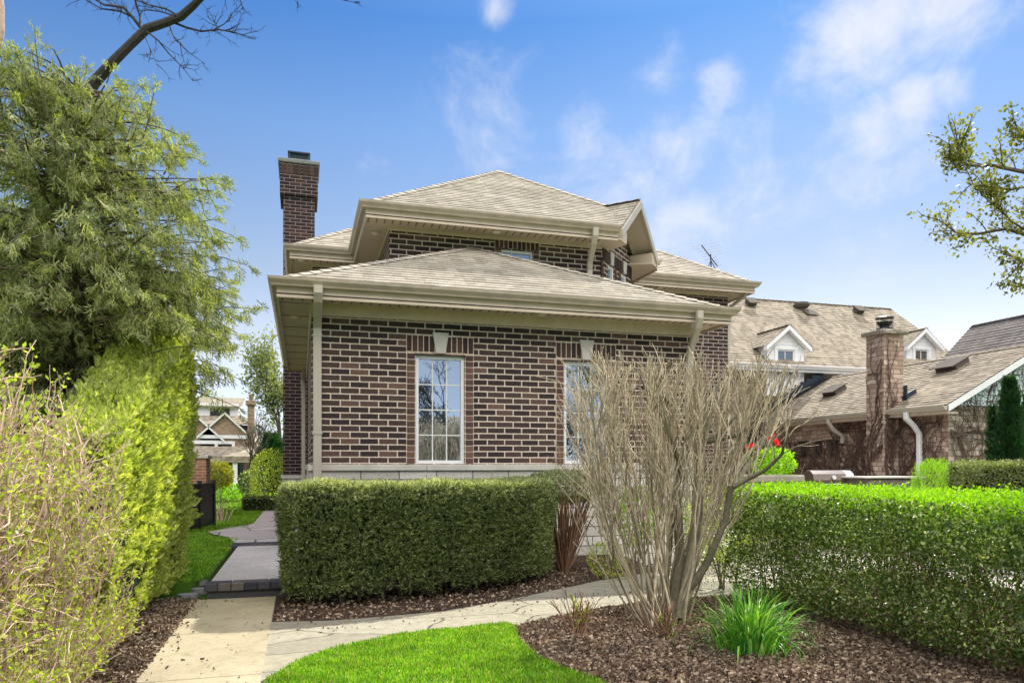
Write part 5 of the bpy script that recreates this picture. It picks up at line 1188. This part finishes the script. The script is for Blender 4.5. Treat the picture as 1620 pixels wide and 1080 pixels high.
# stone planter with red flowers
c=PT(1215,760,13.4); PB=thing('stone_planter','long weathered stone planter box behind the right hedge','planter',(c.x,c.y,0))
g=MB(); g.bbox(c.x-.55,c.x+.48,c.y-.3,c.y+.3,0,1.28,.02); g.build('box',M['planter'],PB); g=MB(); g.bbox(c.x-.6,c.x+.54,c.y-.36,c.y+.36,1.28,1.42,.03); g.build('rim',M['planter'],PB)
PF=mound('planter_foliage','mound of bright green leaves growing in the stone planter',(c.x+.12,c.y,1.62),(.40,.32,.30),1900,.062,M['brightleaf'],'plant',stems=5)
TU=thing('red_tulips','small bunch of red tulips above the stone planter','flowers',(c.x-.1,c.y,1.42)); 
for (px,py) in ((1217,694),(1228,699),(1222,690),(1183,708),(1191,707),(1230,704)):
    h=PT(px,py,13.4+random.uniform(-.1,.1)); g=MB(); g.tube([(h.x+.03,h.y,1.45),(h.x,h.y,h.z-.03)],.006,4); st=g.build('stem',M['blade'],TU)
    g=MB()
    for k in range(6):
        a=k*math.pi/3+.2; r_=.045 if k%2 else .036; b0_=Vector((h.x,h.y,h.z-.04)); t_=Vector((h.x+r_*.8*math.cos(a),h.y+r_*.8*math.sin(a),h.z+.08)); m1=Vector((h.x+r_*1.3*math.cos(a-.45),h.y+r_*1.3*math.sin(a-.45),h.z+.01)); m2=Vector((h.x+r_*1.3*math.cos(a+.45),h.y+r_*1.3*math.sin(a+.45),h.z+.01)); g.face([b0_,m1,t_,m2])
    g.build('flower',M['red'],TU)
# barbecue grill
c=PT(1309,768,14.6); GR=thing('barbecue_grill','brown and steel barbecue grill with a closed rounded lid behind the right hedge','grill',(c.x,c.y,0))
yaw=R(-14); ca,sa=math.cos(yaw),math.sin(yaw)
def lid(x0,x1,mat,name):
    g=MB(); prof=[(-.27,1.14),(-.27,1.30),(-.22,1.42),(-.10,1.485),(.1,1.49),(.25,1.40),(.27,1.14)]; vs=[]
    for xx in (x0,x1):
        for (yy,zz) in prof: vs.append((c.x+xx*ca-yy*sa,c.y+xx*sa+yy*ca,zz))
    n=len(prof); g.raw(vs,[tuple(range(n)),tuple(range(2*n-1,n-1,-1))]+[(i,i+n,(i+1)%n+n,(i+1)%n) for i in range(n)]); return g.build(name,mat,GR)
lid(-.40,.26,M['grillbrown'],'lid'); lid(.263,.42,M['steel'],'lid_end')
g=MB(); X=lambda a,b,z:Vector((c.x+a*ca-b*sa,c.y+a*sa+b*ca,z)); g.obox(X(0,0,1.10),(.44*ca,.44*sa,0),(-.29*sa,.29*ca,0),(0,0,.035)); g.build('firebox',M['steel'],GR)
g=MB(); g.obox(X(0,0,.55),(.40*ca,.40*sa,0),(-.26*sa,.26*ca,0),(0,0,.5)); g.build('cabinet',M['grillbrown'],GR)
g=MB(); g.tube([X(-.3,-.33,1.22),X(.2,-.33,1.22)],.014,8); g.tube([X(-.3,-.33,1.22),X(-.3,-.27,1.22)],.01,6); g.tube([X(.2,-.33,1.22),X(.2,-.27,1.22)],.01,6); g.build('handle',M['steel'],GR)
g=MB(); pc=X(.0,-.262,1.35); g.tube([pc,pc+Vector((0,-.03,0))],.04,14); g.build('thermometer',M['white'],GR)
g=MB(); g.obox(X(.48,0,1.16),(.03,0,0),(0,.05,0),(.02,0,.05)); g.build('side_knob',M['black'],GR)
c=PT(1395,768,14.3); CT=thing('outdoor_counter','grey wooden outdoor counter with a pale top beside the grill','counter',(c.x,c.y,0))
g=MB(); g.bbox(c.x-.62,c.x+.66,c.y-.3,c.y+.35,0,1.33,.01)
for i in range(5): g.box(c.x-.61,c.x+.65,c.y-.312,c.y-.3,.9+i*.085,.9+i*.085+.075)
g.build('cabinet',M['wood'],CT); g=MB(); g.bbox(c.x-.72,c.x+.70,c.y-.36,c.y+.4,1.34,1.375,.008); g.build('top',M['limestone'],CT)
g=MB(); g.tube([(c.x+.12,c.y-.33,1.2),(c.x+.16,c.y-.37,1.24),(c.x+.26,c.y-.37,1.24),(c.x+.3,c.y-.33,1.2)],.012,6); g.build('handle',M['steel'],CT)
# shrubs in front of the garage
q=PT(1476,750,12.6); mound('lime_shrub','bright lime feathery shrub beside the outdoor counter',(q.x,q.y,1.1),(.36,.34,.62),3600,.05,M['brightleaf'],tpl=sprig_tpl(5,1,.5,.16,40,False),flat=.9)
hp2=[PT(1500,760,12.2),PT(1640,760,10.9),PT(1700,760,11.9),PT(1530,760,13.2)]; hp2=[(v.x,v.y) for v in hp2]
BH=thing('boxwood_hedge','low silvery green boxwood hedge in front of the garage gable','hedge',(hp2[0][0],hp2[0][1],0)); p,nr=hedge_surface(hp2,.1,1.62,34000,.07,.05,.12); TV,TF=leaf_tpl(1,.6,.2); V,F=scatter(TV,TF,p,nr*.5+rng.normal(size=p.shape)*.7,rng.uniform(.03,.055,len(p))); np_mesh('foliage',V,F,M['box'],BH); g=MB(); g.prism(shrink(hp2,.25),.1,1.4); g.build('dark_core',M['yewcore'],BH)
def cone_tree(name,label,px,pytop,t,r_,mat,n,size,zb=.15,group=None):
    q=PT(px,pytop,t); s=thing(name,label,'tree',(q.x,q.y,0),group); h=q.z; f=rng.uniform(0,1,n); z=zb+(h-zb)*f; rr=r_*np.where(f<.3,.85+.5*f,1.0*(1-((f-.3)/.7))**.75+.02); a=rng.uniform(0,6.283,n); lump=1+.18*np.sin(a*3+z*4)+.1*np.sin(a*7-z*9); rr=rr*lump*rng.uniform(.75,1.02,n)
    p=np.stack([q.x+rr*np.cos(a),q.y+rr*np.sin(a),z],1); nr=np.stack([np.cos(a),np.sin(a),np.full(n,1.4)],1); TV,TF=sprig_tpl(7,1,.5,.2,40,True); V,F=scatter(TV,TF,p,nr+rng.normal(0,.25,p.shape),size*rng.uniform(.7,1.3,n)); np_mesh('foliage',V,F,mat,s)
    g=MB(); g.tube([(q.x,q.y,0),(q.x,q.y,h*.9)],[.06,.01],7); g.build('trunk',M['bark'],s); g=MB(); g.lathe((q.x,q.y,0),[(r_*.5,zb+.1),(r_*.6,h*.3),(r_*.3,h*.7),(.02,h*.92)],10); g.build('dark_core',M['yewcore'],s); return s
cone_tree('dark_arborvitae','tallest dark green arborvitae before the garage gable at the right edge',1597,602,12.6,.26,M['darkfir'],3000,.10,group='dark arborvitaes by the garage gable')
cone_tree('dark_arborvitae','slim short dark arborvitae, leftmost of those before the garage gable',1569,645,12.9,.10,M['darkfir'],900,.08,group='dark arborvitaes by the garage gable')
cone_tree('dark_arborvitae','dark green arborvitae cut by the right edge of the picture',1630,630,12.9,.27,M['darkfir'],2400,.10,group='dark arborvitaes by the garage gable')
# bare vines on the garage
CV=thing('climbing_vine','bare brown climbing vine spread over the stone garage wall and its chimney','vine',(15,16,0)); g=MB()
def vine(p,d,Tn,steps,st,r,bounds,turn=.35,kids=.12,depth=2):
    """walk on a vertical plane; Tn = horizontal tangent, position p = (s,z), d angle"""
    (O,T,Nv)=Tn; s,z=p; pts=[]; rad=[]
    for i in range(steps):
        pts.append(O+T*s+Vector((0,0,z))+Nv*(.02+random.uniform(0,.02))); rad.append(max(.004,r*(1-.6*i/steps))); d+=random.gauss(0,turn); d=d*.96+math.pi/2*.04; s+=math.cos(d)*st; z+=math.sin(d)*st
        if not bounds(s,z): break
        if depth>0 and random.random()<kids: vine((s,z),d+random.choice((-1,1))*random.uniform(.4,1.1),Tn,int(steps*.6),st,r*.6,bounds,turn,kids,depth-1)
    if len(pts)>1: g.tube(pts,rad,4,cap=False)
wl=(Vector((gx,21.6,0)),Vector((0,-1,0)),Vector((-1,0,0)))
for i in range(26): vine((random.uniform(.5,5.2),random.uniform(0,.8)),math.pi/2,wl,34,.075,.022,lambda s,z:0<s<7.7 and z<(2.35 if s<3.6 else 2.95))
for i in range(22): vine((random.uniform(5.0,7.6),random.uniform(0,.6)),math.pi/2,wl,38,.085,.018,lambda s,z:0<s<7.7 and z<2.95)
cl=(Vector((cx0,cy0,0)),Vector((1,0,0)),Vector((0,-1,0)))
for i in range(14): vine((random.uniform(.0,.3),random.uniform(.3,2)),math.pi/2,cl,46,.085,.024,lambda s,z:-.0<s<.45 and z<4.9,.22,.16)
cl2=(Vector((cx0,cy1,0)),Vector((0,-1,0)),Vector((-1,0,0)))
for i in range(15): vine((random.uniform(.0,.6),random.uniform(.3,2)),math.pi/2,cl2,46,.085,.024,lambda s,z:-.0<s<.6 and z<4.9,.2,.14)
gl=(Vector((gx,gy,0)),Vector((1,0,0)),Vector((0,-1,0)))
for i in range(16): vine((random.uniform(.2,2.6),0),math.pi/2,gl,50,.085,.018,lambda s,z:0<s<5.3 and z<3.0+s*.5,.3,.1)
for i in range(3): vine((random.uniform(.8,3.4),2.9),math.pi/2,gl,22,.08,.010,lambda s,z:0<s<5.3 and z<3.0+s*.5,.4,.12)
g.build('vine_stems',M['vine'],CV)
# ------------------------------------------------------------------ bare tree behind the conifer
BT=thing('bare_tree','leafless tree with a dark limb reaching out above the big conifer, top left','tree',(*[v for v in (ray(95)[0]*11.5,ray(95)[1]*11.5)],0))
g=MB(); T0=11.2
b0=PT(60,735,11.5); b0.z=0
trunk=[b0,PT(62,600,11.5),PT(66,450,11.5),PT(75,330,11.5),PT(100,200,11.4),PT(150,130,11.3),PT(182,95,11.2),PT(205,72,11.2),PT(232,46,11.2),PT(262,36,11.2),PT(287,26,11.2),PT(305,10,11.1),PT(320,-5,11.0),PT(334,-50,10.9),PT(350,-120,10.8)]
g.tube(trunk,[.2,.17,.15,.13,.11,.085,.07,.066,.068,.062,.06,.055,.05,.045,.035],9,cap=False); g.build('trunk',M['darkbark'],BT)
tw=MB()
def poly_branch(pts,r0,r1,kids=10,kl=.35,t0=T0):
    P3=[PT(a_,b_,t0+random.uniform(-.1,.1)) for a_,b_ in pts]; n=len(P3); tw.tube(P3,[r0+(r1-r0)*i/(n-1) for i in range(n)],5,cap=False)
    for _ in range(kids):
        q,qd=at(P3,random.uniform(.1,1)); p2,_d=grow(tw,q,qd+perp(qd)*1.0,random.uniform(.15,1)*kl,.007,.0025,4,.2,0,4)
        for __ in range(2): q2,q2d=at(p2,random.uniform(.3,1)); grow(tw,q2,q2d+perp(q2d)*.8,kl*.3,.004,.002,3,.2,0,3)
poly_branch([(226,48),(212,30),(195,12),(165,8),(145,-4)],.028,.012,12,.5)
poly_branch([(212,28),(190,18),(160,14),(130,-3)],.018,.006,10,.4)
poly_branch([(222,44),(221,25),(214,0)],.014,.008,5,.3)
poly_branch([(285,27),(262,14),(235,8),(210,-2)],.016,.006,10,.35)
poly_branch([(278,25),(250,18),(228,16)],.012,.005,7,.3)
poly_branch([(275,36),(295,44),(318,50),(345,47),(372,52),(405,62)],.02,.005,16,.45)
poly_branch([(340,46),(355,38),(362,30)],.01,.004,5,.3)
poly_branch([(232,50),(250,64),(268,86),(290,108),(305,128)],.014,.004,9,.4)
poly_branch([(268,40),(275,60),(300,84),(325,102)],.011,.003,8,.35)
poly_branch([(226,52),(238,78),(252,112)],.007,.0025,5,.3)
poly_branch([(345,46),(335,25),(320,5)],.008,.003,6,.3)
poly_branch([(380,0),(384,12),(372,26)],.006,.003,4,.2)
poly_branch([(320,0),(350,-12),(385,6)],.012,.004,6,.3)
poly_branch([(463,-4),(472,6),(470,20)],.006,.003,3,.2); poly_branch([(520,-4),(560,4),(575,12)],.006,.002,3,.2)
tw.build('twigs',M['darkbark'],BT)
g=MB(); g.tube([PT(-30,-160,9.8),PT(-6,-40,9.8),PT(1,10,9.8),PT(2,50,9.8),PT(1,62,9.8),PT(-1,78,9.8)],[.05,.048,.045,.04,.035,.01],9); g.tube([PT(-30,-160,9.8),PT(-150,60,10.3),trunk[3]],[.05,.07,.09],8); g.build('pale_limb',M['tan_twig'],BT)
# ------------------------------------------------------------------ leafy tree at the right edge
LT=thing('leafing_tree','tree with small yellow green spring leaves reaching in at the right edge','tree',(ray(1840)[0]*8,ray(1840)[1]*8,0))
g=MB(); tb=PT(1840,735,8.0); tb.z=0; cr=PT(1800,420,8.0); g.tube([tb,PT(1835,600,8.0),PT(1815,480,8.0),cr,PT(1790,200,8.0)],[.13,.11,.10,.08,.04],9,cap=False); g.build('trunk',M['bark'],LT)
tw=MB(); tips=[]
def limb(pts,r0,t0,kids=15,kl=.42):
    P3=[PT(a_,b_,t0+random.uniform(-.1,.1)) for a_,b_ in pts]; n=len(P3); tw.tube(P3,[r0*(1-.75*i/(n-1)) for i in range(n)],5,cap=False)
    for _ in range(kids):
        q,qd=at(P3,random.uniform(.3,1)); p2,_d=grow(tw,q,qd+perp(qd)*.8,random.uniform(.3,1)*kl,.007,.003,4,.2,.05,4); tips.append(p2)
    tips.append(P3[-3:])
limb([(1800,330),(1700,300),(1620,272),(1570,262),(1530,262),(1515,240),(1520,205)],.03,7.9)
limb([(1570,262),(1540,262),(1512,255),(1500,250)],.01,7.9,9,.25)
limb([(1700,300),(1650,290),(1600,300),(1560,295),(1535,292)],.016,7.8,10)
limb([(1800,420),(1700,400),(1640,375),(1590,362),(1545,370),(1512,368),(1492,352)],.03,7.8,16)
limb([(1640,375),(1600,350),(1570,320),(1555,300)],.014,7.7,10)
limb([(1700,400),(1650,410),(1610,412),(1590,395)],.014,7.9,10)
limb([(1700,300),(1660,240),(1630,215),(1605,205)],.018,7.9,10)
limb([(1800,460),(1700,470),(1640,455),(1612,448)],.014,7.9,8,.25)
limb([(1790,200),(1720,160),(1660,200),(1625,240)],.02,7.8,10); limb([(1800,330),(1740,350),(1680,340),(1625,330)],.02,8.1,14)
for i in range(26):
    a=(random.uniform(1640,1950),random.uniform(60,480)); limb([(1810,350),((1810+a[0])/2+random.uniform(-20,20),(350+a[1])/2-20),a],.02,8.0+random.uniform(-1.3,1.3),9)
tw.build('twigs',M['bark'],LT); leaf_on(tips,34,.046,M['olive'],'leaves',LT,.045,.2)
# ------------------------------------------------------------------ background planting down the left side
def tree(name,label,px,pytop,t,rad,mat,nleaf,size,group=None,bark='bark',depth=3,zb=PZ-.03,r=.12):
    q=PT(px,pytop,t); h=q.z; s=thing(name,label,'tree',(q.x,q.y,0),group); g=MB(); tips=[]
    rect(g,(q.x,q.y,zb),(0,0,1),h*.42,r,depth,tips,.75,(2,4),.62,.12,.06,.008,7,4); 
    v=np.array(g.v); 
    zmax=v[:,2].max(); sc=(h-zb)/(zmax-zb); v[:,2]=zb+(v[:,2]-zb)*sc; sx=min(1.0,rad/max(1e-3,np.abs(v[:,0]-q.x).max())) ; v[:,0]=q.x+(v[:,0]-q.x)*sx; g.v=[tuple(a_) for a_ in v]; g.build('trunk',M[bark],s)
    if nleaf:
        for pts in tips:
            for p_ in pts: p_.z=zb+(p_.z-zb)*sc; p_.x=q.x+(p_.x-q.x)*sx
        leaf_on(tips,max(1,nleaf//len(tips)),size,mat,'crown',s,size*1.6,.2)
    return s
tree('spring_tree','tall airy tree coming into pale leaf behind the left end of the brick house',446,520,40,2.6,M['fartree'],5200,.16,depth=4)
tree('spring_tree','faint far tree top showing above the roof of the distant house',332,606,66,3,M['fartree'],1200,.22)
tree('thin_bare_tree','slender bare young tree in front of the distant house',391,640,30,1.7,None,0,.1,depth=4,r=.07)
q=PT(412,700,36); cone_tree('far_evergreen','dark far evergreen between the distant chimney and the brick house',428,692,38,.8,M['darkfir'],700,.35,group=None)
q=PT(345,745,27); mound('golden_shrub','round golden green shrub tree beside the salmon brick pillar',(q.x,q.y,1.2),(.55,.5,.5),2200,.08,M['golden'],stems=5)
q=PT(428,760,25); mound('pale_shrub','large loose pale yellow green shrub left of the yew hedge, far down the path',(q.x,q.y,1.15),(.75,.7,1.0),3800,.06,M['young'],stems=14)
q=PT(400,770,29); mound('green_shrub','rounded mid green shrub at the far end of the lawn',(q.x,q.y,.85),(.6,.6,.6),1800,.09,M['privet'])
q=PT(366,776,31); mound('low_box_shrub','low bright green mounded shrub at the end of the lawn',(q.x,q.y,.45),(.55,.5,.35),1200,.08,M['brightleaf'])
for (px,w_,lab) in ((405,.38,'small dark clipped box hedge block at the end of the path, left one'),(424,.3,'small dark clipped box hedge block at the end of the path, right one')):
    q=PT(px,800,22.8); hpx=[(q.x-w_,q.y-.3),(q.x+w_,q.y-.3),(q.x+w_,q.y+.3),(q.x-w_,q.y+.3)]; s=thing('clipped_box',lab,'hedge',(q.x,q.y,0),'clipped box blocks'); p,nr=hedge_surface(hpx,.15,.58,1500,.02,0,.03); V,F=scatter(*leaf_tpl(1,.6,.2),p,nr+rng.normal(size=p.shape)*.6,.05); np_mesh('foliage',V,F,M['yew'],s); g=MB(); g.prism(shrink(hpx,.05),.1,.54); g.build('dark_core',M['yewcore'],s)
q=PT(312,830,17.5); mound('pink_shrub','small loose pale twiggy plant beside the end of the black fence',(PT(350,800,18.5).x,PT(350,800,18.5).y,.45),(.22,.2,.35),300,.04,M['box'],stems=16,smat='tan_twig')
# distant belt of trees
p=rng.uniform(size=(5200,3)); p[:,0]=-70+p[:,0]*60; p[:,1]=74+p[:,1]*10; p[:,2]=p[:,2]**1.3*(3.2+1.5*np.sin(p[:,0]*.7)); V,F=scatter(*leaf_tpl(1,.7,.2),p,rng.normal(size=p.shape),.8); o=np_mesh('distant_trees',V,F,M['fartree']); tag(o,kind='stuff',cat='trees',label='far off belt of pale trees at the horizon')
# bare tree across the street, mirrored in the windows
def street_tree(x,y,h,lab):
    s=thing('street_tree',lab,'tree',(x,y,0)); g=MB(); tips=[]; rect(g,(x,y,0),(0,0,1),h*.34,.17,5,tips,1.0,(2,4),.7,.02,.12,.012,6,4); g.build('trunk',M['darkbark'],s)
street_tree(6.3,-6.5,6.6,'bare tree mirrored in the left garage window'); street_tree(11.0,-7.5,7.0,'bare tree mirrored in the right garage window')
mound('street_hedge','brown twiggy hedge mirrored low in the garage window',(7,-13,.9),(5,.8,1.3),6000,.12,M['olive'],stems=60,smat='tan_twig')
